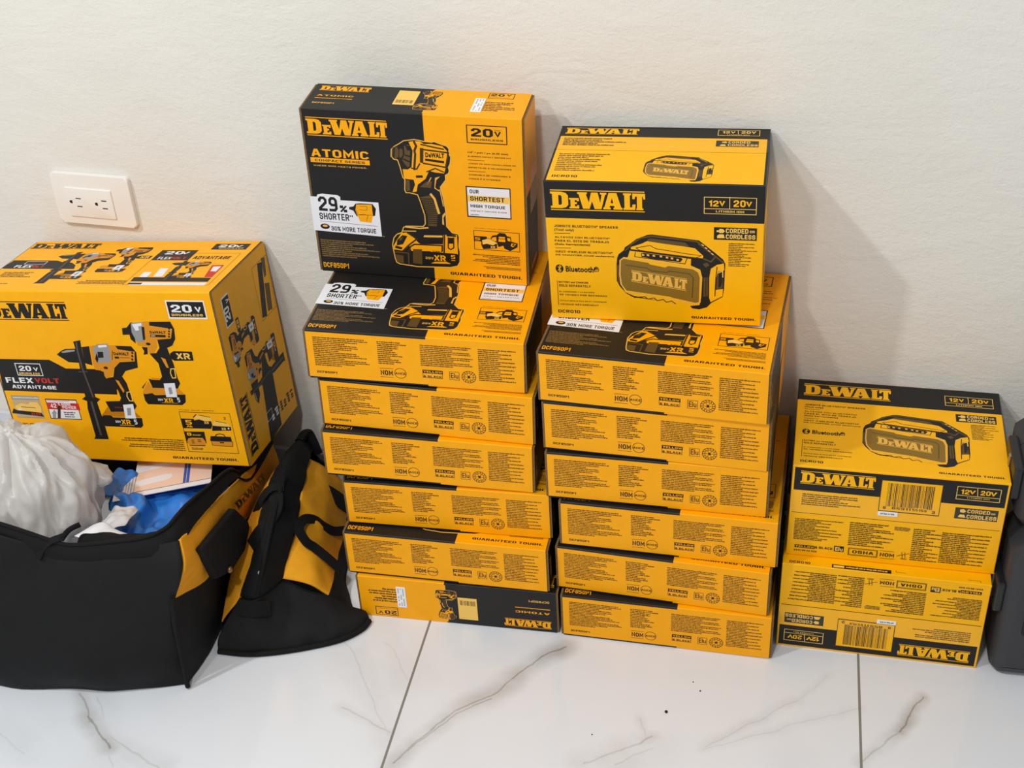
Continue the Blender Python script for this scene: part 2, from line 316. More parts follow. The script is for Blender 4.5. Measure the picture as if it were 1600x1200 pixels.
ART={"kit_front":[["l","Y",2,7.4,205.6,114.2,231.6],
["t","ATOMIC","Y",2,9.2,175.5,86.9,188.0,2],
["p","Y",1,[7.2,167.2,87.0,167.2,87.0,174.2,7.2,174.2]],
["t","COMPACT SERIES","K",2,13.2,168.7,80.6,172.5,1],
["t","WHERE SIZE MEETS POWER.","T",2,10.1,161.6,82.6,163.9,0],
["p","W",1,[-0.914,116.2,8.6,116.1,10.2,119.5,16.6,121.1,37.7,120.2,41.3,117.9,41.0,112.9,93.0,113.0,93.2,61.3,-1.042,64.4]],
["t","29","K",2,9.8,95.1,36.1,116.8,2],
["t","%","K",2,38.7,94.8,49.1,105.2,2],
["t","SHORTER","K",2,9.1,82.1,50.5,92.1,1],
["t","**","K",2,51.1,88.4,55.9,91.1,0],
["s","K",2,[8.9,79.3,88.5,76.8],0.5],
["d","K",2,15.1,71.4,6.5,4.2],
["d","T",3,15.3,72.3,3.6,1.8],
["t","30% MORE TORQUE","K",2,23.5,65.2,86.1,73.2,1],
["p","K",2,[52.0,103.4,58.0,104.8,61.4,109.2,67.3,110.1,84.7,110.4,88.8,103.3,86.7,92.7,82.7,91.4,61.2,90.2,57.3,98.4,51.7,100.2]],
["p","Y",3,[62.3,108.2,83.6,109.3,83.7,92.5,80.7,81.7,65.2,82.5,62.3,91.3,60.3,99.6]],
["s","N",4,[66.8,105.9,76.5,106.0,76.3,100.5,66.2,100.4],0.5],
["s","N",4,[64.3,92.5,71.3,93.9,77.0,92.5,74.1,84.5],0.5],
["s","N",4,[61.3,99.7,63.4,92.4,82.9,93.5],0.5],
["t","TM","T",2,93.7,61.3,97.1,62.6,0],
["g","H",1,6.1,23.6,91.4,51.3,9,"L",0.35,3],
["t","DCF850P1","Y",2,5.8,6.9,41.8,15.5,1],
["f","K",1,217.4,207.2,269.5,232.6,1.3],
["t","20","K",2,223.4,216.6,251.4,228.1,3],
["t","V","K",2,253.0,216.7,261.9,224.9,2],
["t","MAX*","K",2,253.6,225.5,262.3,227.4,0],
["t","BRUSHLESS","K",2,222.7,211.4,264.1,213.9,1],
["t","1/4\" / pulg / po (6.35 mm)","K",2,217.7,192.5,269.8,195.7,1],
["t","3-SPEED IMPACT DRIVER KIT","K",2,217.4,187.6,273.4,189.8,1],
["t","JUEGO DE DESTORNILLADOR DE","K",2,217.8,177.6,279.3,179.5,1],
["t","IMPACTO DE 3 VELOCIDADES","K",2,217.5,171.7,273.5,174.1,1],
["t","ENSEMBLE DE VISSEUSES À","K",2,218.0,161.4,272.0,164.1,1],
["t","CHOCS À 3 VITESSES","K",2,217.7,155.6,258.5,158.4,1],
["s","K",1,[217.6,183.5,238.5,183.5],0.7],
["s","K",1,[217.8,167.5,239.2,167.5],0.7],
["p","N",1,[212.3,100.5,271.2,100.5,271.2,146.0,212.3,146.0]],
["p","W",2,[214.0,102.3,269.7,102.3,269.7,144.3,214.0,144.3]],
["p","P",3,[213.9,123.2,270.2,123.2,270.2,132.7,213.9,132.7]],
["t","OUR","K",4,217.2,135.6,229.3,141.2,1],
["t","SHORTEST","K",4,217.5,124.9,262.8,131.6,2],
["t","HIGH TORQUE","K",4,217.5,114.9,263.5,119.5,1],
["t","IMPACT DRIVER EVER","K",4,217.5,108.9,265.2,111.1,0],
["g","K",4,217.0,103.6,228.5,105.1,1,"L",0,0],
["t","INCLUDES • INCLUYE • COMPREND","K",2,220.9,83.8,267.5,85.0,0],
["f","K",1,219.3,51.7,280.9,81.0,0.8],
["p","K",1,[219.7,64.1,237.0,64.1,237.0,72.3,219.7,72.3]],
["t","5","Y",2,220.8,66.4,227.8,70.4,2],
["p","Y",2,[220.9,64.4,227.6,64.4,227.6,64.9,220.9,64.9]],
["p","K",3,[229.8,67.4,238.8,70.1,250.3,64.2,250.0,55.4,231.2,53.1,228.9,59.6]],
["p","P",4,[230.4,66.6,238.7,69.5,251.1,63.6,244.7,59.9,236.5,61.6,230.9,59.8]],
["t","XR","P",4,241.3,55.2,247.6,58.8,1],
["p","K",2,[241.7,70.3,244.8,74.8,250.7,75.8,253.7,79.3,261.5,79.1,264.3,74.9,269.1,74.1,270.3,64.3,252.0,57.7,250.3,64.2]],
["p","Y",3,[253.2,73.6,261.3,73.6,261.7,66.0,252.3,65.9]],
["s","K",4,[253.4,70.6,261.1,70.6],0.8],
["p","Y",3,[243.7,71.3,249.6,73.0,249.8,66.4,244.1,67.2]],
["p","Y",3,[264.2,72.5,268.1,72.3,268.8,67.5,264.9,67.7]],
["p","K",4,[258.1,63.6,264.1,68.3,278.1,65.2,277.6,59.2,267.6,52.7,259.8,56.0]],
["p","Y",5,[269.9,64.7,276.1,64.0,271.7,58.9,268.6,60.5]],
["p","K",6,[271.8,63.7,274.7,63.5,272.1,60.7,270.2,61.5]],
["g","K",1,206.1,30.4,280.9,44.9,6,"R",0.35,2],
["g","K",1,225.1,22.3,281.7,26.7,3,"R",0.35,0],
["t","GUARANTEED TOUGH.","K",2,184.4,8.8,282.4,14.5,3],
["u","driver",1,0,1,0,0]],"kit_top":[["l","Y",2,10.8,54.5,77.9,69.2],
["t","ATOMIC","Y",2,12.4,38.0,61.9,42.4,2],
["p","Y",1,[11.7,31.3,61.7,31.3,61.7,32.8,11.7,32.8]],
["t","COMPACT SERIES","K",2,16.8,31.9,54.9,32.5,1],
["t","DCF850P1","T",2,12.7,16.3,41.5,20.5,1],
["p","P",1,[116.6,24.0,144.3,24.0,144.3,65.4,116.6,65.4]],
["b","N",2,119.2,29.2,142.2,38.3,23],
["u","driver",0.335,109.3,0.297,6.8,0],
["f","K",1,234.5,55.4,267.9,71.4,1.0],
["t","20","K",2,237.0,62.3,254.6,69.2,3],
["t","V","K",2,256.9,63.5,263.9,69.1,2],
["t","BRUSHLESS","K",2,236.5,58.4,262.4,59.2,1],
["g","K",1,234.0,18.6,276.9,46.1,6,"L",0.25,2]],"kit_bottom":[["g","K",1,12.3,20.4,89.9,65.8,16,"L",0.35,4],
["t","DCF850P1","K",2,13.5,9.3,40.5,13.1,3],
["g","K",1,97.8,29.8,147.8,65.5,12,"L",0.6,4],
["t","NOM","K",2,99.6,12.2,116.0,21.7,3],
["s","K",1,[99.1,23.4,116.7,24.0],0.6],
["s","K",1,[99.1,10.0,116.1,10.2],0.6],
["r","K",2,125.9,17.4,8,0.7],
["t","ANCE","K",3,118.8,15.0,132.9,19.2,2],
["p","K",1,[155.6,20.6,182.4,20.6,182.4,26.0,155.6,26.0]],
["t","YELLOW","Y",2,156.7,21.4,181.5,24.8,2],
["f","K",1,155.6,13.5,181.9,25.3,0.6],
["t","& BLACK","K",2,156.5,14.3,181.0,17.5,2],
["f","K",1,190.9,13.0,203.9,25.9,0.6],
["t","Elu","K",2,192.7,15.6,202.3,23.9,0],
["r","K",2,216.4,19.3,9.5,0.7],
["r","K",2,216.4,19.3,6.2,0.6],
["d","K",2,216.4,19.3,1.9,1.9],
["s","K",2,[223.3,19.3,224.8,20.3],0.9],
["s","K",2,[222.6,22.3,223.5,23.8],0.9],
["s","K",2,[220.7,24.7,220.8,26.5],0.9],
["s","K",2,[218.0,26.0,217.3,27.7],0.9],
["s","K",2,[214.9,26.0,213.6,27.2],0.9],
["s","K",2,[212.1,24.7,210.4,25.2],0.9],
["s","K",2,[210.2,22.3,208.5,22.0],0.9],
["s","K",2,[209.5,19.3,208.1,18.3],0.9],
["s","K",2,[210.2,16.3,209.3,14.8],0.9],
["s","K",2,[212.1,13.9,212.0,12.2],0.9],
["s","K",2,[214.9,12.6,215.5,11.0],0.9],
["s","K",2,[217.9,12.6,219.3,11.4],0.9],
["s","K",2,[220.7,13.9,222.4,13.4],0.9],
["s","K",2,[222.6,16.3,224.4,16.6],0.9],
["s","K",2,[218.8,19.3,221.6,19.3],0.6],
["s","K",2,[217.6,21.4,219.0,23.8],0.6],
["s","K",2,[215.2,21.4,213.8,23.8],0.6],
["s","K",2,[214.0,19.3,211.2,19.3],0.6],
["s","K",2,[215.2,17.2,213.8,14.8],0.6],
["s","K",2,[217.6,17.2,219.0,14.8],0.6],
["g","K",1,154.1,31.5,224.3,64.6,12,"L",0.1,4],
["g","K",1,229.6,14.5,279.7,64.2,17,"L",0.15,6]],"spk_front":[["l","Y",2,7.8,158.9,122.7,187.1],
["f","P",1,193.6,159.3,255.8,182.4,0.8],
["s","P",1,[224.0,182.5,224.1,166.8],0.8],
["s","P",1,[194.3,166.4,255.6,166.7],0.8],
["t","12","Y",2,199.1,169.6,211.0,178.5,2],
["t","V","Y",2,211.6,169.8,218.7,177.3,2],
["t","20","Y",2,228.6,169.8,242.8,178.8,2],
["t","V","Y",2,243.2,169.9,250.4,177.4,2],
["t","LITHIUM ION","P",2,207.9,161.4,241.3,164.8,1],
["t","JOBSITE BLUETOOTH® SPEAKER","K",2,10.1,134.8,89.5,138.4,1],
["t","(Tool only)","K",2,10.0,128.7,34.6,132.8,1],
["t","ALTAVOZ CON BLUETOOTH®","K",2,10.2,119.0,78.8,122.2,1],
["t","PARA EL SITO DE TRABAJO","K",2,9.8,113.9,77.5,116.9,1],
["t","(Solo herramienta)","K",2,9.7,108.4,54.2,112.0,1],
["t","HAUT-PARLEUR BLUETOOTH®","K",2,10.2,98.2,81.5,101.3,1],
["t","DE CHANTIER (Outil seulement)","K",2,9.8,93.2,83.6,96.1,1],
["t","BATTERY and CHARGER","K",2,11.4,53.5,49.8,56.1,1],
["t","SOLD SEPARATELY","K",2,11.6,47.8,52.4,51.4,1],
["t","EL CARGADOR Y LA BATERÍA","K",2,11.4,39.5,57.0,41.8,1],
["t","SE VENDEN POR SEPARADO","K",2,11.6,34.4,72.7,37.2,1],
["t","OUTILS SEULS PILE DE ET CHARGEUR","K",2,11.5,25.8,71.9,27.5,1],
["t","VENDUS SÉPARÉMENT","K",2,11.6,19.8,61.4,22.9,1],
["s","K",1,[10.0,126.0,29.6,126.3],0.7],
["s","K",1,[10.2,104.9,29.3,105.2],0.7],
["p","K",1,[9.4,56.3,10.1,56.4,10.0,19.6,9.4,19.5]],
["s","K",1,[9.8,56.3,9.6,19.6],0.7],
["d","K",1,13.7,74.7,5.1,6.1],
["s","Y",2,[11.8,77.5,15.6,71.8,13.4,69.7,14.0,79.6,15.9,77.6,11.5,71.7],0.8],
["t","Bluetooth®","K",2,21.5,70.3,63.9,79.4,1],
["t","DCR010","K",2,8.5,7.9,37.1,13.2,2],
["t","GUARANTEED TOUGH.","K",2,179.5,7.2,259.2,11.7,3],
["p","K",1,[205.9,123.9,257.2,123.9,257.2,141.3,205.9,141.3]],
["t","CORDED","P",2,220.2,133.5,247.0,139.9,2],
["t","OR","P",2,248.6,134.4,254.7,137.9,1],
["t","CORDLESS","P",2,220.3,125.6,255.5,131.8,2],
["p","P",2,[209.1,137.2,211.8,137.2,212.7,139.2,217.1,138.8,219.0,136.2,217.1,133.5,212.7,133.3,211.9,134.8,209.1,134.7]],
["p","P",2,[209.8,129.6,212.3,131.6,217.6,131.7,219.1,126.4,209.8,126.1]],
["g","K",1,224.0,86.2,259.6,120.1,14,"L",0.35,5],
["u","speaker",1,0,1,0,0]],"spk_top":[["l","Y",2,7.4,126.2,100.6,143.7],
["f","P",1,200.6,128.6,252.8,144.5,0.8],
["s","P",1,[225.3,144.7,226.0,133.2],0.8],
["t","12V","P",2,206.0,134.0,222.2,141.2,2],
["t","20V","P",2,229.7,134.2,248.0,141.4,2],
["t","LITHIUM ION","P",2,212.2,129.7,240.0,132.3,0],
["g","K",1,8.5,94.4,91.0,116.5,5,"L",0.3,2],
["p","K",1,[200.2,98.8,252.4,98.8,252.4,114.7,200.2,114.7]],
["t","CORDED","P",2,215.3,107.7,242.0,113.7,2],
["t","CORDLESS","P",2,214.9,100.3,251.4,105.7,2],
["p","P",2,[207.2,111.2,212.0,112.9,214.0,110.5,212.4,108.1,207.3,109.2]],
["p","P",2,[205.2,101.2,206.8,104.4,211.3,104.5,212.9,100.1,205.3,100.0]],
["g","K",1,9.0,26.3,78.0,73.9,10,"L",0.3,3],
["t","DCR010","K",2,8.6,10.8,39.8,17.1,2],
["u","speaker",0.625,64.1,0.621,-6.9,0]],"spk_bottom":[["l","Y",2,10.8,121.3,103.1,141.9],
["f","P",1,202.7,118.2,255.6,139.0,0.8],
["s","P",1,[226.8,138.6,228.5,124.1],0.8],
["s","P",1,[204.1,124.9,254.2,124.7],0.8],
["t","12","Y",2,207.6,127.2,217.9,135.3,2],
["t","V","Y",2,217.6,127.6,225.4,134.3,2],
["t","20","Y",2,231.4,127.7,243.1,134.9,2],
["t","V","Y",2,242.8,127.2,250.8,134.3,2],
["t","LITHIUM ION","P",2,216.3,121.0,243.0,123.2,0],
["p","N",2,[110.8,87.7,186.1,87.7,186.1,139.0,110.8,139.0]],
["p","Y",3,[111.9,89.3,185.2,89.3,185.2,137.7,111.9,137.7]],
["b","N",4,119.5,96.9,177.0,134.4,43],
["t","8","K",4,116.5,92.0,120.0,96.5,1],
["p","Y",5,[127.6,92.0,153.1,92.0,153.1,96.3,127.6,96.3]],
["p","Y",5,[154.2,91.9,170.4,91.9,170.4,98.0,154.2,98.0]],
["t","85911","K",6,127.5,92.7,150.7,96.8,1],
["t","55153","K",6,152.6,92.6,170.3,96.9,1],
["t","3","K",4,176.8,91.0,180.7,95.9,1],
["p","K",1,[204.6,87.2,256.7,87.2,256.7,105.3,204.6,105.3]],
["t","CORDED","P",2,219.4,97.6,246.8,103.4,2],
["t","OR","P",2,247.7,97.9,253.4,100.6,1],
["t","CORDLESS","P",2,219.4,88.8,255.6,95.0,2],
["p","P",2,[210.3,102.3,214.6,103.3,218.1,100.1,215.5,97.4,210.9,98.0]],
["p","P",2,[209.2,91.0,211.1,94.4,216.4,94.4,218.3,89.7,209.4,89.6]],
["g","K",1,14.5,86.2,96.8,106.0,6,"L",0.3,2],
["g","K",1,8.1,27.1,72.8,63.9,14,"L",0.35,5],
["g","K",1,78.3,25.3,136.2,65.8,13,"L",0.35,4],
["g","K",1,134.4,57.9,156.4,64.6,3,"L",0.2,0],
["g","K",1,158.3,9.8,195.5,64.6,17,"L",0.3,7],
["g","K",1,194.1,10.5,255.1,63.0,17,"L",0.1,6],
["p","K",1,[10.6,13.3,36.7,13.3,36.7,18.4,10.6,18.4]],
["t","YELLOW","Y",2,11.5,14.0,35.9,17.5,2],
["t","& BLACK","K",2,37.0,14.4,60.1,18.5,2],
["p","K",1,[61.5,12.7,74.1,12.7,74.1,22.3,61.5,22.3]],
["t","Elu","P",2,63.0,13.8,72.8,20.7,1],
["t","DCR010","K",2,10.1,7.8,39.6,10.3,2],
["f","K",1,79.7,8.8,117.4,21.6,0.8],
["f","K",1,81.0,10.4,116.1,20.0,0.4],
["t","OSHA","K",2,85.2,12.7,112.3,17.8,1],
["t","NOM","K",2,120.5,11.6,138.5,18.9,1],
["s","K",1,[119.8,21.4,137.7,21.7],0.5],
["s","K",1,[121.2,8.8,139.2,9.2],0.5],
["s","K",1,[142.1,15.2,157.2,21.3],0.7],
["s","K",1,[147.7,22.3,149.2,13.1],0.7],
["s","K",1,[151.5,22.3,152.5,13.5],0.7],
["g","K",1,147.0,9.8,155.2,12.8,2,"L",0,0]],"combo_front":[["l","K",2,14.2,235.5,149.9,265.2],
["p","K",1,[7.5,170.4,96.8,171.1,120.7,157.2,176.6,157.5,198.1,133.8,194.6,115.6,2.5,116.6]],
["f","W",2,35.7,143.3,79.1,164.2,1.2],
["t","20","W",2,41.1,151.2,61.6,160.0,3],
["t","V","W",2,64.9,150.9,73.5,157.5,2],
["t","BRUSHLESS","P",2,38.8,145.1,74.1,148.7,1],
["t","FLEX","W",2,12.0,130.4,58.7,139.8,3],
["t","VOLT","R",2,61.8,130.4,103.4,139.9,3],
["t","ADVANTAGE","W",2,19.5,120.5,94.8,127.8,2],
["p","G",1,[11.7,70.0,59.4,70.0,59.4,108.8,11.7,108.8]],
["p","A",2,[11.4,71.7,58.4,71.7,58.4,101.5,11.4,101.5]],
["g","W",2,14.4,103.7,58.6,106.6,1,"L",0,0],
["p","P",3,[13.1,90.3,26.6,95.7,37.3,93.7,41.3,97.7,54.1,98.0,58.4,88.6,55.8,80.1,14.3,83.3]],
["p","K",3,[14.3,83.3,55.8,80.1,58.9,73.1,4.6,77.5,9.5,86.0]],
["t","20V","W",4,17.7,82.2,25.3,87.1,1],
["t","FLEX","R",4,38.7,75.0,54.3,79.7,1],
["s","N",4,[24.6,89.2,48.4,88.4],1],
["p","N",1,[69.4,70.1,122.8,70.1,122.8,104.8,69.4,104.8]],
["p","W",2,[70.8,71.5,121.5,71.5,121.5,102.9,70.8,102.9]],
["p","R",3,[70.0,86.8,124.7,86.8,124.7,98.4,70.0,98.4]],
["t","42","W",4,75.3,89.3,85.7,98.0,2],
["t","%","W",4,89.5,93.4,92.6,98.3,1],
["t","MORE","W",4,94.8,93.8,110.8,99.0,2],
["t","POWER","W",4,95.4,87.8,118.7,93.4,2],
["g","R",3,72.1,100.8,110.0,102.4,1,"L",0,0],
["p","G",4,[73.2,71.5,75.4,79.1,73.1,79.1,80.3,86.3,83.4,79.3,81.1,79.3,78.9,71.6]],
["p","N",5,[81.7,71.7,86.9,89.3,85.2,89.2,90.8,95.0,93.7,89.4,92.0,89.4,86.9,71.8]],
["g","K",3,95.2,73.0,116.2,83.8,3,"L",0.2,0],
["t","2-TOOL COMBO KIT","K",2,11.9,56.2,53.3,61.5,1],
["s","K",1,[10.3,53.5,27.9,53.3],0.8],
["g","K",1,10.2,44.3,55.2,51.2,2,"L",0.2,0],
["p","W",1,[310.6,241.4,370.3,241.4,370.3,269.7,310.6,269.7]],
["p","K",2,[312.6,243.6,368.6,243.6,368.6,267.6,312.6,267.6]],
["t","20","W",3,317.3,251.3,349.2,263.0,3],
["t","V","W",3,353.7,251.0,363.8,260.1,2],
["t","BRUSHLESS","P",3,316.0,245.4,364.4,248.9,1],
["g","K",1,179.7,22.2,284.6,43.0,6,"R",0.2,2],
["f","K",1,288.4,22.0,370.1,90.4,0.8],
["t","INCLUDES • INCLUYE • COMPREND","K",2,289.4,92.5,345.2,94.3,0],
["p","K",1,[289.0,78.9,310.2,78.7,307.4,62.6,289.2,62.4]],
["p","K",1,[309.0,76.2,318.3,78.4,325.9,76.1,337.1,75.8,337.7,69.7,334.5,63.0,307.2,62.6]],
["p","K",1,[337.4,68.7,345.5,68.0,366.9,67.5,366.2,61.2,335.2,59.6]],
["p","P",1,[310.0,78.7,314.9,85.5,336.8,82.9,339.4,76.9,325.8,75.5,318.2,78.2]],
["p","P",1,[337.5,69.2,343.6,77.5,360.3,74.3,366.9,67.8]],
["s","N",2,[310.1,81.8,315.3,86.3],1.5],
["s","N",2,[319.5,85.6,336.7,82.7],1.0],
["s","N",2,[344.4,76.5,360.6,73.5],1],
["t","XR","P",2,325.3,71.1,332.9,75.5,2],
["t","XR","P",2,351.1,61.5,358.3,65.9,2],
["t","5","Y",2,295.4,68.9,305.3,76.7,3],
["t","Ah","Y",2,295.2,64.3,304.6,67.9,2],
["t","2","K",2,358.7,79.4,361.7,84.0,1],
["d","W",3,362.6,64.7,1.4,1.6],
["p","K",1,[288.3,56.8,321.9,57.6,321.3,38.0,288.6,37.2]],
["t","8","Y",2,292.6,49.8,300.0,55.3,3],
["t","AMP","Y",2,301.3,50.2,315.0,52.7,1],
["p","B",2,[293.1,45.0,299.2,46.7,316.7,46.8,320.3,40.5,318.3,34.3,291.8,33.4,289.8,39.8]],
["p","N",2,[292.4,33.7,318.9,34.5,317.4,32.7,293.0,32.1]],
["g","N",3,297.5,36.0,302.7,44.1,4,"L",0.1,0],
["g","N",3,307.5,38.8,314.2,44.9,2,"L",0.1,0],
["g","K",1,294.5,25.5,315.1,29.8,2,"L",0.1,0],
["s","N",1,[337.5,49.7,340.4,53.4,346.5,55.1,352.3,53.7,354.0,50.1],1.6],
["p","K",1,[330.5,50.6,362.9,50.6,363.3,42.6,328.0,42.6]],
["p","N",1,[329.1,42.6,364.6,42.4,362.9,33.3,329.7,34.3]],
["p","B",2,[329.9,41.8,363.6,41.6,362.1,34.3,330.6,35.1]],
["p","K",3,[343.1,41.1,350.3,41.0,349.4,39.2,343.2,39.2]],
["t","GUARANTEED TOUGH.","K",2,259.6,8.3,366.1,13.7,3],
["u","hammer_drill",1,0,1,0,0],
["u","impact_driver",1,0,1,0,0]],"combo_top":[["l","K",2,5.8,150.2,120.5,171.2],
["p","K",1,[313.9,147.5,370.6,147.5,370.6,168.9,313.9,168.9]],
["t","20","W",2,322.3,156.2,349.9,165.7,3],
["t","V","W",2,347.8,155.6,361.1,163.7,2],
["t","BRUSHLESS","P",2,325.9,150.6,364.7,155.0,0],
["p","K",1,[5.6,106.9,80.1,106.1,91.6,101.2,110.4,98.2,121.4,89.1,126.4,75.9,5.9,76.0,2.0,78.4]],
["f","W",2,31.6,91.8,67.2,102.7,0.9],
["t","FLEX","W",2,21.3,79.5,50.4,89.0,3],
["t","VOLT","R",2,44.7,79.6,70.4,88.6,3],
["u","hammer_drill",0.724,-8.7,0.679,-0.587,0],
["u","impact_driver",0.693,-0.105,0.669,-2.6,0],
["f","K",1,235.6,22.4,369.5,133.8,0.6],
["p","K",2,[236.2,108.3,296.0,108.3,296.0,145.1,236.2,145.1]],
["t","20","W",3,247.0,129.6,276.5,141.3,3],
["t","V","W",3,273.2,129.6,286.1,138.8,2],
["t","FLEX","W",3,244.0,111.2,265.1,120.3,2],
["t","VOLT","R",3,261.9,111.3,289.6,120.3,2],
["t","ADVANTAGE","K",2,300.5,111.0,359.9,125.3,3],
["u","hammer_drill",0.475,222.7,0.426,19.6,1],
["p","W",2,[248.1,48.9,247.0,66.3,259.6,66.5,260.7,49.1]],
["p","W",2,[269.6,50.9,266.4,79.5,279.3,79.6,283.7,51.1]],
["p","R",2,[350.2,50.2,343.3,90.7,362.1,92.0,362.4,50.3]],
["p","W",3,[350.3,70.3,347.6,86.0,359.8,87.3,359.5,69.2]],
["p","K",1,[241.6,34.5,240.6,48.8,362.5,48.0,363.0,34.5]],
["p","W",1,[245.2,21.5,244.3,31.1,363.8,31.2,363.7,22.3]],
["p","K",2,[242.2,24.0,264.0,24.0,264.0,29.9,242.2,29.9]],
["g","K",1,16.4,45.6,74.4,65.2,4,"L",0.3,0],
["g","K",1,27.4,21.9,52.7,26.1,1,"L",0.35,0],
["g","K",1,156.9,23.6,236.8,37.9,4,"R",0.2,0]],"combo_side":[["l","K",2,11.2,146.0,107.2,173.6],
["p","W",1,[216.1,138.1,262.8,138.1,262.8,160.8,216.1,160.8]],
["p","K",2,[218.0,138.2,260.0,138.2,260.0,158.6,218.0,158.6]],
["t","20","W",3,224.5,143.4,245.6,159.8,3],
["t","V","W",3,249.2,137.2,255.7,147.8,2],
["p","K",1,[132.8,80.7,130.3,70.1,113.3,67.7,89.0,58.0,3.9,63.7,0.303,107.8,90.7,96.2]],
["f","W",2,30.7,84.6,45.6,103.9,0.8],
["g","W",2,24.2,61.4,48.8,92.7,2,"L",0.35,0],
["u","hammer_drill",0.66,-2.3,0.756,-17.6,0],
["u","impact_driver",0.653,0.086,0.637,12.1,0],
["f","K",1,175.7,3.7,261.1,55.2,0.6],
["p","K",1,[260.4,35.0,256.7,19.7,176.3,37.4,180.7,52.8]],
["p","D",1,[224.2,24.9,218.8,9.9,178.6,16.4,181.2,31.5]],
["p","D",1,[262.9,20.1,259.1,8.1,232.8,13.8,231.7,21.3]],
["g","K",1,22.0,4.8,42.0,72.0,5,"L",0.3,0]]}
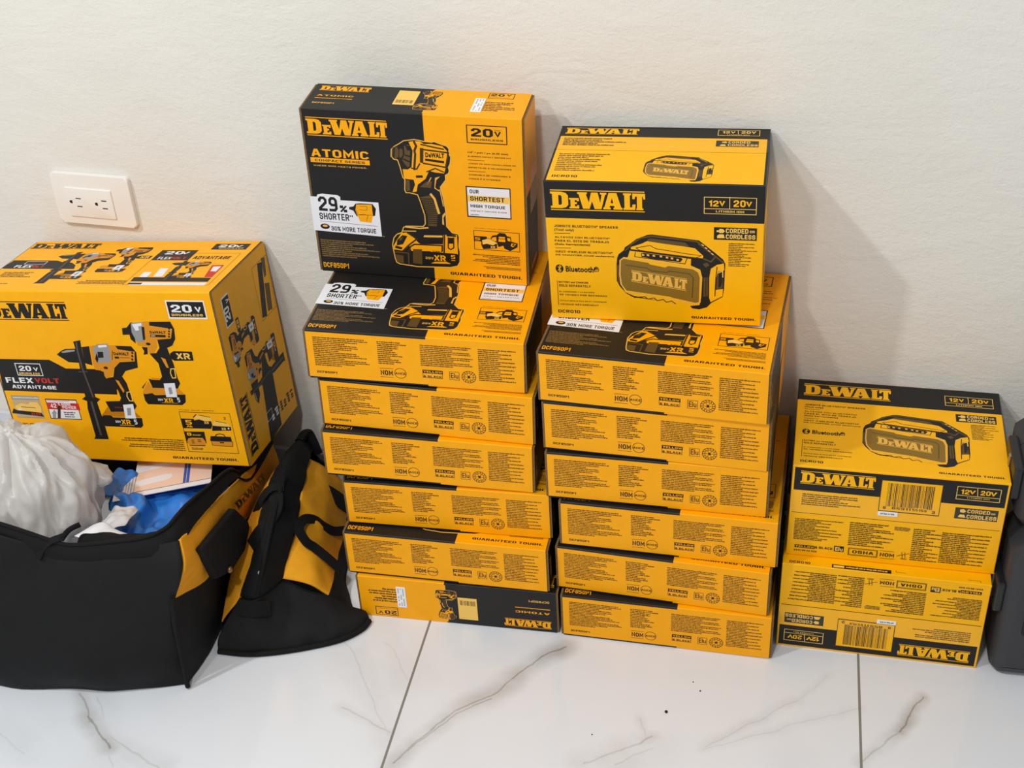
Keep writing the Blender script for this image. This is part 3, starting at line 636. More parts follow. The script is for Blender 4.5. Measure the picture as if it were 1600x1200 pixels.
PICS={"driver":[["p","T",1,[122.1,197.4,127.8,200.9,134.5,205.8,148.7,208.4,156.3,207.5,160.9,206.5,171.7,205.9,174.8,207.2,182.4,204.3,191.4,201.5,194.3,197.6,193.6,191.0,195.9,186.2,194.5,176.2,191.9,171.1,192.7,166.1,191.3,161.8,187.2,159.1,187.1,152.3,183.3,147.0,179.4,141.7,182.0,128.1,184.1,110.7,184.4,101.9,184.1,84.0,190.9,75.4,198.9,74.0,200.3,68.7,199.0,53.9,200.2,46.6,198.9,29.7,195.2,22.8,185.1,19.7,138.0,17.3,131.4,18.2,114.7,19.7,109.8,22.2,108.0,29.7,106.1,50.2,109.3,61.5,114.0,67.2,120.9,70.4,124.1,78.7,128.4,80.8,151.4,82.1,154.1,85.9,154.2,98.4,149.4,119.3,146.9,127.9,136.6,130.0,131.8,129.7,130.1,133.9,131.4,149.5,129.0,152.7,126.4,167.8,124.1,176.9,119.4,177.5,115.9,182.3,116.9,192.2]],
["p","K",2,[122.7,196.4,128.4,199.9,134.9,204.6,148.5,207.1,156.0,206.2,160.6,205.3,171.7,204.6,174.7,205.8,181.8,203.1,190.6,200.4,193.0,197.1,192.3,190.6,194.6,185.8,193.3,176.5,190.6,171.2,191.4,166.1,190.3,162.7,185.9,159.8,185.8,152.7,182.3,147.8,178.1,141.9,180.8,127.7,182.8,110.4,183.1,101.7,182.8,83.4,190.1,74.0,197.9,72.7,198.9,68.4,197.6,53.7,198.9,46.3,197.6,30.0,194.4,24.1,185.0,21.3,138.2,18.9,131.7,19.8,115.2,21.2,111.0,23.4,109.3,30.2,107.5,50.2,110.5,60.9,114.7,66.0,121.8,69.3,125.0,77.7,128.5,79.4,151.9,80.7,155.4,85.5,155.5,98.8,150.6,119.9,147.9,129.1,136.9,131.4,132.7,131.1,131.4,134.3,132.7,150.0,130.2,153.4,127.6,168.3,125.1,178.1,120.2,178.7,117.2,182.8,118.1,191.7]],
["p","Y",3,[146.9,205.4,156.2,205.8,161.3,202.2,171.4,203.0,185.2,200.7,191.0,194.2,188.4,172.6,185.0,162.0,173.3,162.6,165.6,164.7,159.9,152.6,148.9,143.5,146.5,133.1,140.8,131.9,145.2,143.3,143.9,150.1,131.3,151.1,130.5,164.6,137.2,164.6,142.6,168.6,145.8,192.0,141.3,204.0]],
["p","N",4,[155.5,196.5,160.4,196.3,158.5,174.7,154.2,175.9]],
["s","N",4,[148.6,204.4,151.0,198.8,148.1,192.1,148.8,187.2,145.9,165.4],3],
["s","N",4,[142.4,166.9,149.1,165.9,153.7,173.8],2],
["s","N",4,[160.9,194.3,192.4,191.8,187.9,170.9,158.9,174.9],2.2],
["t","DeWALT","K",4,162.0,183.6,186.9,190.6,3],
["p","K",4,[161.4,182.0,186.2,179.8,186.0,176.4,161.1,178.7]],
["s","N",4,[157.4,201.5,171.2,198.9,186.5,196.4],2],
["s","N",4,[162.3,162.9,173.7,168.5,184.4,164.0],1.8],
["p","D",3,[120.3,195.3,125.5,196.3,127.3,191.1,125.8,181.9,122.7,179.0,119.0,180.3,117.5,185.7,118.1,192.3]],
["p","D",3,[128.8,194.4,132.6,193.0,132.3,184.7,129.1,180.4,127.0,182.8]],
["p","D",3,[134.6,197.7,139.9,199.9,143.2,198.4,140.1,169.3,137.1,167.5,130.7,177.2,134.7,186.5]],
["p","K",4,[136.2,198.9,143.9,198.1,142.9,191.8,138.7,192.0]],
["s","K",4,[121.8,194.9,119.7,180.8],2],
["s","K",4,[135.5,184.9,141.1,183.5],2],
["s","K",4,[132.9,179.0,140.0,176.0],2],
["p","K",4,[147.3,156.7,156.3,157.5,156.6,154.1,147.3,153.3]],
["p","D",3,[133.0,149.2,138.3,149.5,137.8,134.3,133.1,132.4]],
["p","D",3,[150.6,125.0,164.2,128.8,171.2,110.0,172.6,101.2,170.0,82.8,158.3,82.9,158.5,98.7,154.6,114.4]],
["s","K",4,[151.3,122.9,167.3,123.3],1.3],
["s","K",4,[151.9,120.0,167.9,120.3],1.3],
["s","K",4,[152.4,117.0,168.5,117.4],1.3],
["s","K",4,[153.0,114.1,169.1,114.5],1.3],
["s","K",4,[153.6,111.1,169.7,111.5],1.3],
["s","K",4,[154.2,108.2,170.3,108.5],1.3],
["s","K",4,[154.7,105.2,170.9,105.6],1.3],
["s","K",4,[155.3,102.2,171.5,102.6],1.3],
["s","K",4,[155.9,99.2,172.1,99.6],1.3],
["s","K",4,[156.5,96.2,171.9,96.6],1.3],
["s","K",4,[157.1,93.2,171.7,93.5],1.3],
["s","K",4,[157.7,90.2,171.5,90.5],1.3],
["s","K",4,[158.3,87.2,171.3,87.4],1.3],
["p","D",3,[151.4,140.2,161.2,149.0,168.4,149.7,166.1,139.6]],
["p","T",3,[172.7,155.0,179.2,157.3,174.1,151.7,171.8,141.0,177.7,134.7,176.3,137.8,170.7,139.5]],
["p","T",3,[178.6,99.8,182.5,105.0,182.9,101.8,180.0,96.3,180.3,85.6,177.8,86.9]],
["s","T",4,[165.4,130.3,169.8,123.9,174.3,103.1],3.2],
["s","T",3,[167.2,154.7,161.7,144.2],1.2],
["s","T",3,[177.9,138.2,181.1,114.1],1.2],
["s","T",3,[127.4,78.9,146.1,77.9,157.7,79.8],2],
["s","T",3,[123.5,72.4,140.8,73.4],1.4],
["p","Y",3,[120.7,69.1,129.1,70.5,137.5,63.1,142.8,56.1,145.9,54.0,176.6,55.9,178.3,70.7,196.7,71.7,196.3,41.7,159.8,40.4,158.4,44.0,132.5,42.5,129.8,49.7,120.8,41.7,108.4,42.9,108.1,48.4,113.4,57.6]],
["s","N",4,[129.2,42.3,131.4,48.9,137.5,53.0,175.6,54.0,175.0,45.1],2.2],
["s","N",4,[129.1,69.9,141.5,61.5,130.0,51.6,120.8,41.7],2.2],
["p","K",4,[113.9,57.7,121.8,65.9,128.6,65.2,121.7,52.0,112.6,49.1]],
["p","D",5,[118.5,62.0,122.7,63.2,119.7,57.5,116.4,57.3]],
["p","K",4,[110.7,49.1,120.4,46.9,119.3,43.5,109.9,44.8]],
["p","K",4,[143.1,64.9,148.9,71.1,176.7,70.9,178.1,67.0,176.7,56.3,146.0,55.2]],
["p","T",5,[151.9,68.0,176.6,69.5,177.1,66.6,150.7,65.0]],
["s","N",4,[179.7,71.1,177.4,41.5],2.2],
["p","K",4,[185.5,66.9,191.5,67.2,191.0,58.0,184.9,57.7]],
["s","N",4,[184.6,66.8,183.7,51.1,186.8,48.6,191.1,51.6,192.0,67.3],1.8],
["p","K",4,[182.5,68.7,195.4,68.7,195.4,71.3,182.5,71.3]],
["p","D",4,[134.8,45.4,147.3,46.2,146.1,22.2,132.9,23.3]],
["p","D",4,[109.7,35.1,120.6,33.9,120.4,21.9,111.3,23.3]],
["s","D",4,[108.9,39.1,128.0,38.4,127.3,20.5],1.6],
["t","20V","T",5,151.1,30.8,162.4,35.0,2],
["p","K",4,[148.4,43.4,195.5,42.6,196.3,27.6,146.7,20.7]],
["t","XR","Y",5,163.0,29.4,179.3,38.7,3],
["p","Y",5,[158.3,24.9,163.1,27.8,179.8,29.2,185.8,26.2]],
["t","5","Y",5,186.6,34.2,192.2,40.2,2],
["p","Y",5,[186.6,31.3,192.4,31.3,192.4,32.3,186.6,32.3]],
["t","DeWALT","K",5,162.1,41.3,174.8,45.4,2]],"speaker":[["p","K",1,[125.0,127.5,130.6,128.4,152.9,126.0,188.1,122.1,207.5,105.5,217.7,96.0,220.5,89.6,220.1,78.6,219.5,53.1,218.1,41.8,204.1,32.2,198.4,25.1,188.9,21.8,180.3,22.6,177.4,26.5,161.2,28.7,142.0,32.0,108.3,35.8,105.4,36.3,96.8,41.7,89.4,51.7,85.8,59.5,86.1,83.1,87.2,93.2,89.2,98.7,96.1,105.0,97.1,108.8,103.0,113.4,111.7,121.2]],
["s","D",2,[105.8,114.0,117.4,123.0,130.6,126.0,185.3,120.5,192.7,115.3],2.2],
["p","D",2,[124.8,120.5,128.6,122.9,171.4,118.5,176.9,112.7,162.1,113.4,126.6,117.8]],
["p","Y",2,[118.1,114.9,124.8,118.8,162.1,113.9,176.0,112.1,183.4,110.7,193.6,100.2,192.7,96.9,180.6,98.2,104.7,106.6,104.7,109.6]],
["s","N",3,[111.3,108.7,128.4,112.8,135.8,108.3,148.9,106.5,171.3,102.8,190.8,100.6,183.4,96.6,115.0,105.5,111.3,108.7],1],
["p","Y",2,[103.2,104.4,178.7,95.4,178.2,86.0,189.9,80.4,192.5,68.8,191.3,39.6,189.3,28.2,176.5,26.3,161.2,28.7,106.4,38.1,95.9,43.4,90.5,56.3,89.8,89.9,94.2,93.9,100.5,94.7]],
["s","T",3,[92.2,91.1,95.7,94.0,180.5,82.8,189.4,76.5,190.8,67.7,189.8,32.7,185.1,29.7,96.9,44.6,91.0,55.2,89.9,69.8,90.6,84.4,92.2,91.1],1.8],
["p","O",4,[95.6,92.3,125.9,87.7,127.8,85.6,146.7,81.7,150.5,84.1,180.5,80.6,187.1,76.4,189.4,68.7,188.4,32.7,184.1,31.4,155.5,37.7,151.7,39.2,123.0,42.7,97.9,45.8,92.4,54.1,90.8,69.9,91.9,90.0]],
["s","D",5,[98.2,83.5,123.9,79.9,129.5,76.2,148.4,74.6,152.3,76.9,176.7,73.8,181.4,68.5,180.3,39.2],1.4],
["q","T",5,[104.2,59.6,172.8,48.5,173.4,66.5,104.7,76.5]],
["p","K",3,[116.8,100.6,119.7,102.0,166.6,96.6,168.3,94.5,165.6,90.3,131.8,93.4,117.6,96.1]],
["s","N",3,[110.2,102.6,109.1,96.0,171.2,88.0,173.6,95.8],1],
["p","T",4,[117.9,100.3,120.9,100.1,121.1,97.5,118.0,97.7]],
["p","T",4,[124.1,100.2,127.1,100.0,127.2,97.3,124.2,97.6]],
["p","T",4,[131.3,99.6,134.3,99.4,134.5,96.8,131.5,97.0]],
["p","T",4,[140.1,99.0,143.1,98.8,143.2,96.2,140.2,96.4]],
["p","T",4,[147.6,97.8,150.6,97.6,150.7,95.0,147.7,95.2]],
["p","T",4,[153.7,96.7,156.7,96.5,156.8,93.8,153.8,94.1]],
["p","T",4,[160.7,94.9,163.7,94.7,163.8,92.1,160.8,92.3]],
["p","Y",2,[202.9,82.4,210.3,88.2,218.6,90.6,219.4,80.8,211.3,78.3,209.5,68.3,208.9,51.6,218.2,53.6,217.7,42.9,203.1,33.3,201.2,40.0,201.1,69.1]],
["p","D",3,[210.9,76.6,216.9,80.1,217.8,55.2,209.6,51.6]],
["p","K",4,[212.7,76.2,216.4,77.9,217.0,64.1,215.2,56.3,212.4,55.0]],
["s","P",5,[211.8,76.7,217.4,79.6,217.6,70.8],1.2],
["s","N",3,[210.4,84.9,209.1,69.4,208.3,42.5],1.2],
["p","D",2,[194.1,68.9,199.2,70.0,199.5,42.2,194.1,40.9]],
["s","N",3,[196.9,69.0,196.9,41.5],1.6],
["s","D",2,[188.1,116.8,208.4,100.1,202.9,92.3,193.6,96.4],2],
["s","D",2,[208.4,100.1,217.7,91.7],2],
["p","D",2,[192.7,88.7,198.3,91.1,201.1,86.8,196.4,83.9]],
["s","D",2,[97.9,104.5,108.7,116.8],1.6],
["s","P",3,[191.8,116.3,193.8,114.7],1.3],
["s","P",3,[195.6,112.4,197.7,110.7],1.3],
["s","P",3,[199.5,108.4,201.6,106.7],1.3],
["s","P",3,[203.4,104.4,205.4,102.7],1.3],
["s","D",2,[87.6,82.1,88.2,57.3],2.4],
["s","N",3,[107.3,35.8,120.9,37.5,124.7,34.2,132.5,36.2,136.2,32.3,144.0,34.4,147.8,30.5,154.5,32.5,159.3,28.7],1.2]],"hammer_drill":[["p","K",3,[112.6,180.0,121.4,186.4,129.6,189.6,146.2,190.6,158.0,193.5,170.3,195.0,166.9,163.4,155.9,166.7,128.8,167.9,118.2,175.7]],
["p","G",4,[120.8,184.6,130.9,187.9,144.8,188.6,144.0,186.1,124.0,182.9]],
["s","D",4,[157.5,191.7,154.3,167.6],1.4],
["p","B",3,[171.1,194.7,178.9,196.6,213.7,197.5,215.7,191.3,238.6,188.3,242.2,184.9,238.7,171.4,213.3,169.0,202.4,162.5,195.1,146.1,183.9,142.2,181.1,148.5,183.8,154.8,169.5,156.3,168.8,167.0]],
["p","K",4,[213.5,196.6,238.9,196.3,244.5,186.7,240.6,161.6,218.9,155.7,210.9,146.5,215.3,135.7,216.9,113.9,219.1,104.8,221.8,97.5,213.4,87.1,176.0,86.2,171.5,103.6,196.0,105.1,199.1,109.8,197.9,122.6,188.1,140.5,186.1,143.2,196.2,145.2,202.2,160.7,213.5,169.9,238.2,171.9,242.0,187.5,215.6,191.0]],
["p","G",4,[175.8,192.1,183.1,198.5,201.6,199.8,202.0,189.2,199.2,169.6,176.2,167.2,175.4,174.3]],
["p","K",5,[181.4,186.1,190.6,186.3,188.9,176.8,179.6,176.2]],
["p","W",5,[185.3,196.8,199.3,198.0,199.3,194.5,185.1,192.7]],
["p","K",5,[179.1,184.2,174.5,174.3,176.3,167.6,180.0,174.5]],
["p","K",4,[170.8,154.5,182.6,153.9,181.7,142.1,174.1,139.8,174.7,147.4,169.9,152.7]],
["d","K",4,187.9,160.0,3.6,2.2],
["t","DeWALT","K",5,207.0,181.0,232.1,186.3,3],
["p","K",5,[207.2,175.8,214.4,175.8,214.4,179.0,207.2,179.0]],
["s","K",5,[216.5,177.5,231.7,177.5],0.7],
["s","K",5,[206.2,188.4,202.2,174.1],1.0],
["d","K",5,237.9,185.6,1.6,2],
["d","K",5,236.4,180.3,1.6,2],
["d","K",5,235.0,174.9,1.6,2],
["p","B",5,[198.3,140.7,203.3,139.0,208.5,122.8,205.7,119.1,199.4,136.8]],
["s","P",5,[211.2,120.1,217.9,121.2,217.5,105.6,212.0,106.1,210.0,113.7,212.1,120.2],1.5],
["p","Y",3,[157.9,84.9,173.2,96.3,176.0,86.2,218.8,86.3,225.4,77.2,156.2,76.5]],
["p","B",3,[156.8,77.4,172.7,94.4,176.0,86.2,216.9,86.3,224.1,78.1]],
["p","K",4,[156.8,76.1,163.0,79.8,174.2,79.7,177.0,76.4,225.0,77.2,223.8,64.1,219.4,60.3,159.6,60.7,157.0,68.1]],
["g","R",5,184.9,93.2,197.4,95.1,1,"L",0,0],
["p","W",6,[199.5,98.8,216.5,100.6,215.2,76.0,197.3,75.6]],
["p","G",7,[204.3,93.4,211.1,94.3,208.7,81.3,202.4,80.7]],
["t","20V","W",5,179.0,67.0,187.9,71.4,1],
["t","XR","Y",5,188.9,65.2,204.2,73.5,3],
["p","Y",5,[184.9,63.4,209.4,63.4,209.4,64.1,184.9,64.1]],
["t","5","W",7,210.7,65.8,215.2,74.1,2],
["p","K",6,[146.3,202.1,158.4,204.5,156.0,186.3,155.6,156.0,158.7,145.2,156.7,110.6,164.1,107.1,157.0,101.4,159.0,71.9,159.1,38.2,134.5,37.6,138.0,43.3,138.0,89.9,140.7,102.9,133.3,106.4,140.2,111.1,139.7,148.4,144.5,155.7,146.7,180.8]],
["s","G2",7,[150.9,200.4,149.0,186.2,148.7,157.6,149.8,145.0,153.0,110.5],2.6],
["s","G2",7,[140.7,152.0,155.8,153.3],1.2],
["s","G2",7,[147.6,101.2,147.9,45.5],3.4]],"impact_driver":[["p","K",3,[231.8,225.2,239.7,226.2,248.3,234.7,252.5,233.5,247.4,200.9,241.1,207.8,241.2,214.9,230.1,214.3]],
["p","G",4,[247.9,233.4,266.5,235.4,263.3,204.5,249.9,203.3,245.7,218.5]],
["p","W",5,[249.3,231.7,265.2,233.8,264.4,229.5,258.4,228.4,258.5,222.3,252.8,221.3]],
["p","K",5,[263.6,227.7,268.0,227.5,264.6,207.5,260.7,206.6]],
["p","B",3,[266.6,235.6,276.8,236.7,277.2,228.0,307.3,228.7,310.4,225.3,305.2,209.7,281.9,207.4,280.8,196.4,273.7,186.5,265.2,185.4,264.3,196.0,250.1,197.5,249.8,203.1,264.4,204.5,266.8,226.0]],
["p","K",4,[277.5,235.9,311.1,236.7,314.6,225.4,312.4,209.5,305.1,198.8,296.0,195.0,296.9,187.9,299.7,170.2,300.7,145.0,302.6,137.8,296.7,129.1,256.0,129.0,253.1,143.8,270.5,142.1,276.0,148.0,275.7,169.6,266.5,183.3,266.1,185.4,276.3,186.0,283.7,194.7,283.4,207.8,305.6,209.9,311.3,225.3,276.8,229.8]],
["p","K",4,[255.5,195.8,264.5,195.1,262.6,184.4,255.5,183.0,257.9,188.8]],
["d","K",5,267.4,200.7,3.6,2.2],
["t","DeWALT","K",5,274.6,217.3,299.9,221.5,3],
["p","K",5,[274.6,215.7,298.5,215.4,297.9,211.7,273.6,212.0]],
["t","20V","W",6,275.6,212.7,282.3,214.7,1],
["d","K",5,306.5,225.6,1.4,1.7],
["d","K",5,305.4,221.3,1.4,1.7],
["d","K",5,304.3,217.1,1.4,1.7],
["d","K",5,303.3,212.9,1.4,1.7],
["p","B",5,[282.0,179.6,288.6,177.0,290.8,162.4,286.9,163.2]],
["s","P",5,[292.8,161.0,299.3,161.5,297.8,146.7,292.3,146.2,290.9,153.8,293.3,161.0],1.5],
["p","B",5,[258.6,146.1,272.2,145.2,270.5,142.1,256.8,142.5]],
["p","B",3,[238.9,123.5,251.3,139.3,255.4,130.3,297.7,129.5,305.7,119.3,238.3,117.7]],
["p","K",4,[238.5,129.0,249.7,140.1,244.1,132.8,239.8,127.2]],
["p","K",4,[238.2,118.9,242.1,118.1,252.8,120.2,256.6,117.0,306.2,119.3,304.0,106.8,297.2,101.6,241.4,101.2,238.2,107.0]],
["p","W",6,[275.7,136.8,293.8,138.1,292.3,114.6,274.4,114.1]],
["p","G",7,[281.2,130.0,286.4,131.0,286.6,120.6,281.1,118.7]],
["t","XR","Y",5,269.3,105.0,284.1,112.4,3],
["p","Y",5,[264.5,104.1,290.7,104.1,290.7,104.5,264.5,104.5]],
["t","20V","W",5,259.7,107.4,268.2,111.2,1],
["t","5","W",7,291.3,106.2,295.4,113.8,2],
["p","K",2,[298.3,186.2,304.7,189.9,333.5,189.7,333.0,175.1,302.6,174.3,297.1,178.1]],
["t","XR","P",3,307.1,177.1,328.9,187.1,3]]}
# ---------------------------------------------------------------- the room
def wall_y(x, off=0.0):
    return -0.138 - 0.08 * x + off
WALL_ROT = math.atan(-0.08)
def nodes_wall():
    m = mat('plaster_wall', rgb(226, 219, 208), 0.85, 0.2)
    nt = m.node_tree; b = nt.nodes['Principled BSDF']; L = nt.links.new
    tc = nt.nodes.new('ShaderNodeTexCoord')
    def nz(scale, detail, vec=(1, 1, 1), dist=0.0):
        mp = nt.nodes.new('ShaderNodeMapping'); mp.inputs['Scale'].default_value = vec
        L(tc.outputs['Object'], mp.inputs[0])
        n = nt.nodes.new('ShaderNodeTexNoise'); n.inputs['Scale'].default_value = scale; n.inputs['Detail'].default_value = detail; n.inputs['Distortion'].default_value = dist
        L(mp.outputs[0], n.inputs['Vector']); return n.outputs['Fac']
    def mth(op, a, c):
        q = nt.nodes.new('ShaderNodeMath'); q.operation = op
        for i, x in enumerate((a, c)):
            if isinstance(x, (int, float)): q.inputs[i].default_value = x
            else: L(x, q.inputs[i])
        return q.outputs[0]
    fine = nz(330, 3); mid = nz(70, 5, (1, 1, 1.8), .6); big = nz(9, 4, (1, 1, 2.2), .8); dents = nz(22, 2)
    ridge = nt.nodes.new('ShaderNodeMapRange'); ridge.inputs[1].default_value = .66; ridge.inputs[2].default_value = .80; L(dents, ridge.inputs[0])
    h = mth('ADD', mth('ADD', mth('MULTIPLY', fine, .34), mth('MULTIPLY', mid, .5)), mth('ADD', mth('MULTIPLY', big, 1.3), mth('MULTIPLY', ridge.outputs[0], .3)))
    bp = nt.nodes.new('ShaderNodeBump'); bp.inputs['Strength'].default_value = .5; bp.inputs['Distance'].default_value = .0028
    L(h, bp.inputs['Height']); L(bp.outputs[0], b.inputs['Normal'])
    cr = nt.nodes.new('ShaderNodeValToRGB'); cr.color_ramp.elements[0].color = rgb(220, 216, 208); cr.color_ramp.elements[1].color = rgb(229, 225, 218)
    L(nz(5, 5), cr.inputs[0]); L(cr.outputs[0], b.inputs['Base Color'])
    return m
def box_mesh(name, x0, x1, y0, y1, z0, z1, m, bev=0.0, seg=2):
    bm = bmesh.new(); bmesh.ops.create_cube(bm, size=1)
    bmesh.ops.transform(bm, verts=bm.verts, matrix=Matrix.Translation(((x0 + x1) / 2, (y0 + y1) / 2, (z0 + z1) / 2)) @ Matrix.Diagonal((x1 - x0, y1 - y0, z1 - z0, 1)))
    if bev:
        bmesh.ops.bevel(bm, geom=list(bm.edges), offset=bev, segments=seg, affect='EDGES', profile=.5)
    me = bpy.data.meshes.new(name); bm.to_mesh(me); bm.free(); me.materials.append(m)
    return me
wall = link('wall_back', box_mesh('wall_back', -2.8, 2.6, 0, .12, -.05, 2.6, nodes_wall()))
wall.location = (0, wall_y(0), 0); wall.rotation_euler = (0, 0, WALL_ROT); struct(wall, 'off white rough plastered wall behind the boxes')

def nodes_floor():
    m = mat('marble_tile', rgb(226, 226, 228), 0.14, 0.5)
    nt = m.node_tree; b = nt.nodes['Principled BSDF']; L = nt.links.new
    geo = nt.nodes.new('ShaderNodeTexCoord'); P = geo.outputs['Object']
    def mth(op, *a):
        q = nt.nodes.new('ShaderNodeMath'); q.operation = op
        for i, x in enumerate(a):
            if isinstance(x, (int, float)): q.inputs[i].default_value = x
            else: L(x, q.inputs[i])
        return q.outputs[0]
    def vm(op, *a):
        q = nt.nodes.new('ShaderNodeVectorMath'); q.operation = op
        for i, x in enumerate(a):
            if isinstance(x, tuple): q.inputs[i].default_value = x
            else: L(x, q.inputs[i])
        return q
    def nz(scale, detail=4, color=False):
        n = nt.nodes.new('ShaderNodeTexNoise'); n.inputs['Scale'].default_value = scale; n.inputs['Detail'].default_value = detail
        L(P, n.inputs['Vector']); return n.outputs['Color' if color else 'Fac']
    # veins wander: shift the coordinate with noise before measuring the distance to each vein's course
    w = vm('SUBTRACT', nz(9, 5, True), (.5, .5, .5)).outputs[0]
    sc = vm('SCALE', w); sc.inputs['Scale'].default_value = .045
    W = vm('MULTIPLY', vm('ADD', P, sc.outputs[0]).outputs[0], (1, 1, 0)).outputs[0]
    breakup = nz(13, 4)
    total = None
    for (ax, ay, bx, by, wd, st) in VEINS:
        d = Vector((bx - ax, by - ay, 0)); ln = d.length; u = d / ln
        rel = vm('SUBTRACT', W, (ax, ay, 0)).outputs[0]
        t = vm('DOT_PRODUCT', rel, tuple(u)).outputs['Value']
        tc = mth('MINIMUM', mth('MAXIMUM', t, 0.0), ln)
        near = vm('SCALE'); near.inputs[0].default_value = tuple(u); L(tc, near.inputs['Scale'])
        dist = vm('LENGTH', vm('SUBTRACT', rel, near.outputs[0]).outputs[0]).outputs['Value']
        def band(width, strength):
            q = nt.nodes.new('ShaderNodeMapRange'); q.interpolation_type = 'SMOOTHSTEP'
            q.inputs[1].default_value = 0; q.inputs[2].default_value = width; q.inputs[3].default_value = strength; q.inputs[4].default_value = 0
            L(dist, q.inputs[0]); return q.outputs[0]
        halo = mth('MULTIPLY', band(wd * 1.7, st * .6), mth('ADD', mth('MULTIPLY', breakup, 2.4), -.5))
        core = mth('MULTIPLY', band(min(.0036, wd * .3), st), mth('ADD', mth('MULTIPLY', breakup, 1.6), .15))
        v = mth('MAXIMUM', halo, core)
        total = v if total is None else mth('MAXIMUM', total, v)
    clouds = nt.nodes.new('ShaderNodeMapRange'); clouds.inputs[1].default_value = .52; clouds.inputs[2].default_value = .8; clouds.inputs[4].default_value = .16
    L(nz(3.3, 6), clouds.inputs[0])
    fac = mth('MINIMUM', mth('MAXIMUM', mth('MAXIMUM', total, 0), clouds.outputs[0]), 1)
    mix = nt.nodes.new('ShaderNodeMix'); mix.data_type = 'RGBA'
    mix.inputs[6].default_value = rgb(222, 225, 231); mix.inputs[7].default_value = rgb(150, 145, 138); L(fac, mix.inputs[0])
    # grout lines between 0.6 x 1.2 m tiles
    sep = nt.nodes.new('ShaderNodeSeparateXYZ'); L(P, sep.inputs[0])
    gx = mth('ABSOLUTE', mth('SUBTRACT', mth('FRACT', mth('DIVIDE', mth('SUBTRACT', sep.outputs[0], GROUT_X - .3), .6)), .5))
    gy = mth('ABSOLUTE', mth('SUBTRACT', mth('FRACT', mth('DIVIDE', mth('SUBTRACT', sep.outputs[1], .25 - .6), 1.2)), .5))
    g = mth('MAXIMUM', mth('LESS_THAN', gx, .0017 / .6), mth('LESS_THAN', gy, .0017 / 1.2))
    mix2 = nt.nodes.new('ShaderNodeMix'); mix2.data_type = 'RGBA'; L(g, mix2.inputs[0]); L(mix.outputs[2], mix2.inputs[6]); mix2.inputs[7].default_value = rgb(128, 124, 118)
    L(mix2.outputs[2], b.inputs['Base Color'])
    L(mth('ADD', .12, mth('MULTIPLY', g, .6)), b.inputs['Roughness'])
    bp = nt.nodes.new('ShaderNodeBump'); bp.inputs['Strength'].default_value = .6; bp.inputs['Distance'].default_value = .001; bp.invert = True
    L(g, bp.inputs['Height']); L(bp.outputs[0], b.inputs['Normal'])
    return m
GROUT_X = -0.4466
VEINS = [(-0.4379, -0.6511, -0.3665, -0.5535, 0.016, 0.8), (-0.3665, -0.5535, -0.3093, -0.4873, 0.02, 0.75), (-0.3093, -0.4873, -0.2479, -0.4151, 0.016, 0.9), (-0.4185, -0.6271, -0.3371, -0.5264, 0.007, 0.8), (-0.8944, -0.5992, -0.8581, -0.6461, 0.012, 0.7), (-0.8675, -0.6361, -0.8088, -0.6834, 0.016, 0.9), (-0.8224, -0.6634, -0.7325, -0.7044, 0.02, 0.45), (-0.8695, -0.6016, -0.791, -0.7129, 0.03, 0.3), (-0.5579, -0.4476, -0.4573, -0.611, 0.03, 0.3), (-0.5289, -0.5765, -0.4545, -0.6051, 0.012, 0.5), (-0.5033, -0.4401, -0.4489, -0.5068, 0.04, 0.25), (-0.1963, -0.6265, -0.1241, -0.5793, 0.02, 0.55), (-0.1241, -0.5793, -0.1095, -0.5611, 0.012, 0.7), (-0.1522, -0.62, -0.1033, -0.5816, 0.03, 0.35), (-0.1177, -0.5623, -0.1294, -0.531, 0.006, 0.4), (-0.0391, -0.567, 0.0765, -0.468, 0.01, 0.35), (0.0765, -0.468, 0.1097, -0.4168, 0.006, 0.25), (-0.0427, -0.5729, 0.1507, -0.4778, 0.008, 0.3), (0.1568, -0.5648, 0.1981, -0.5116, 0.01, 0.6), (0.1981, -0.5116, 0.2352, -0.4456, 0.009, 0.95), (-0.9694, -0.6845, -0.919, -0.7102, 0.03, 0.3)]
floor = link('floor', box_mesh('floor', -2.8, 2.6, -4.0, .3, -.05, 0, nodes_floor())); struct(floor, 'white marble tiled floor with grey veins')
base = link('baseboard_back', box_mesh('baseboard_back', -2.7, 2.5, -.009, 0, 0, .05, mat('baseboard_tile', rgb(206, 209, 216), .2, .5), .001))
base.location = (0, wall_y(0) - .0002, 0); base.rotation_euler = (0, 0, WALL_ROT); struct(base, 'low white tile skirting along the wall')
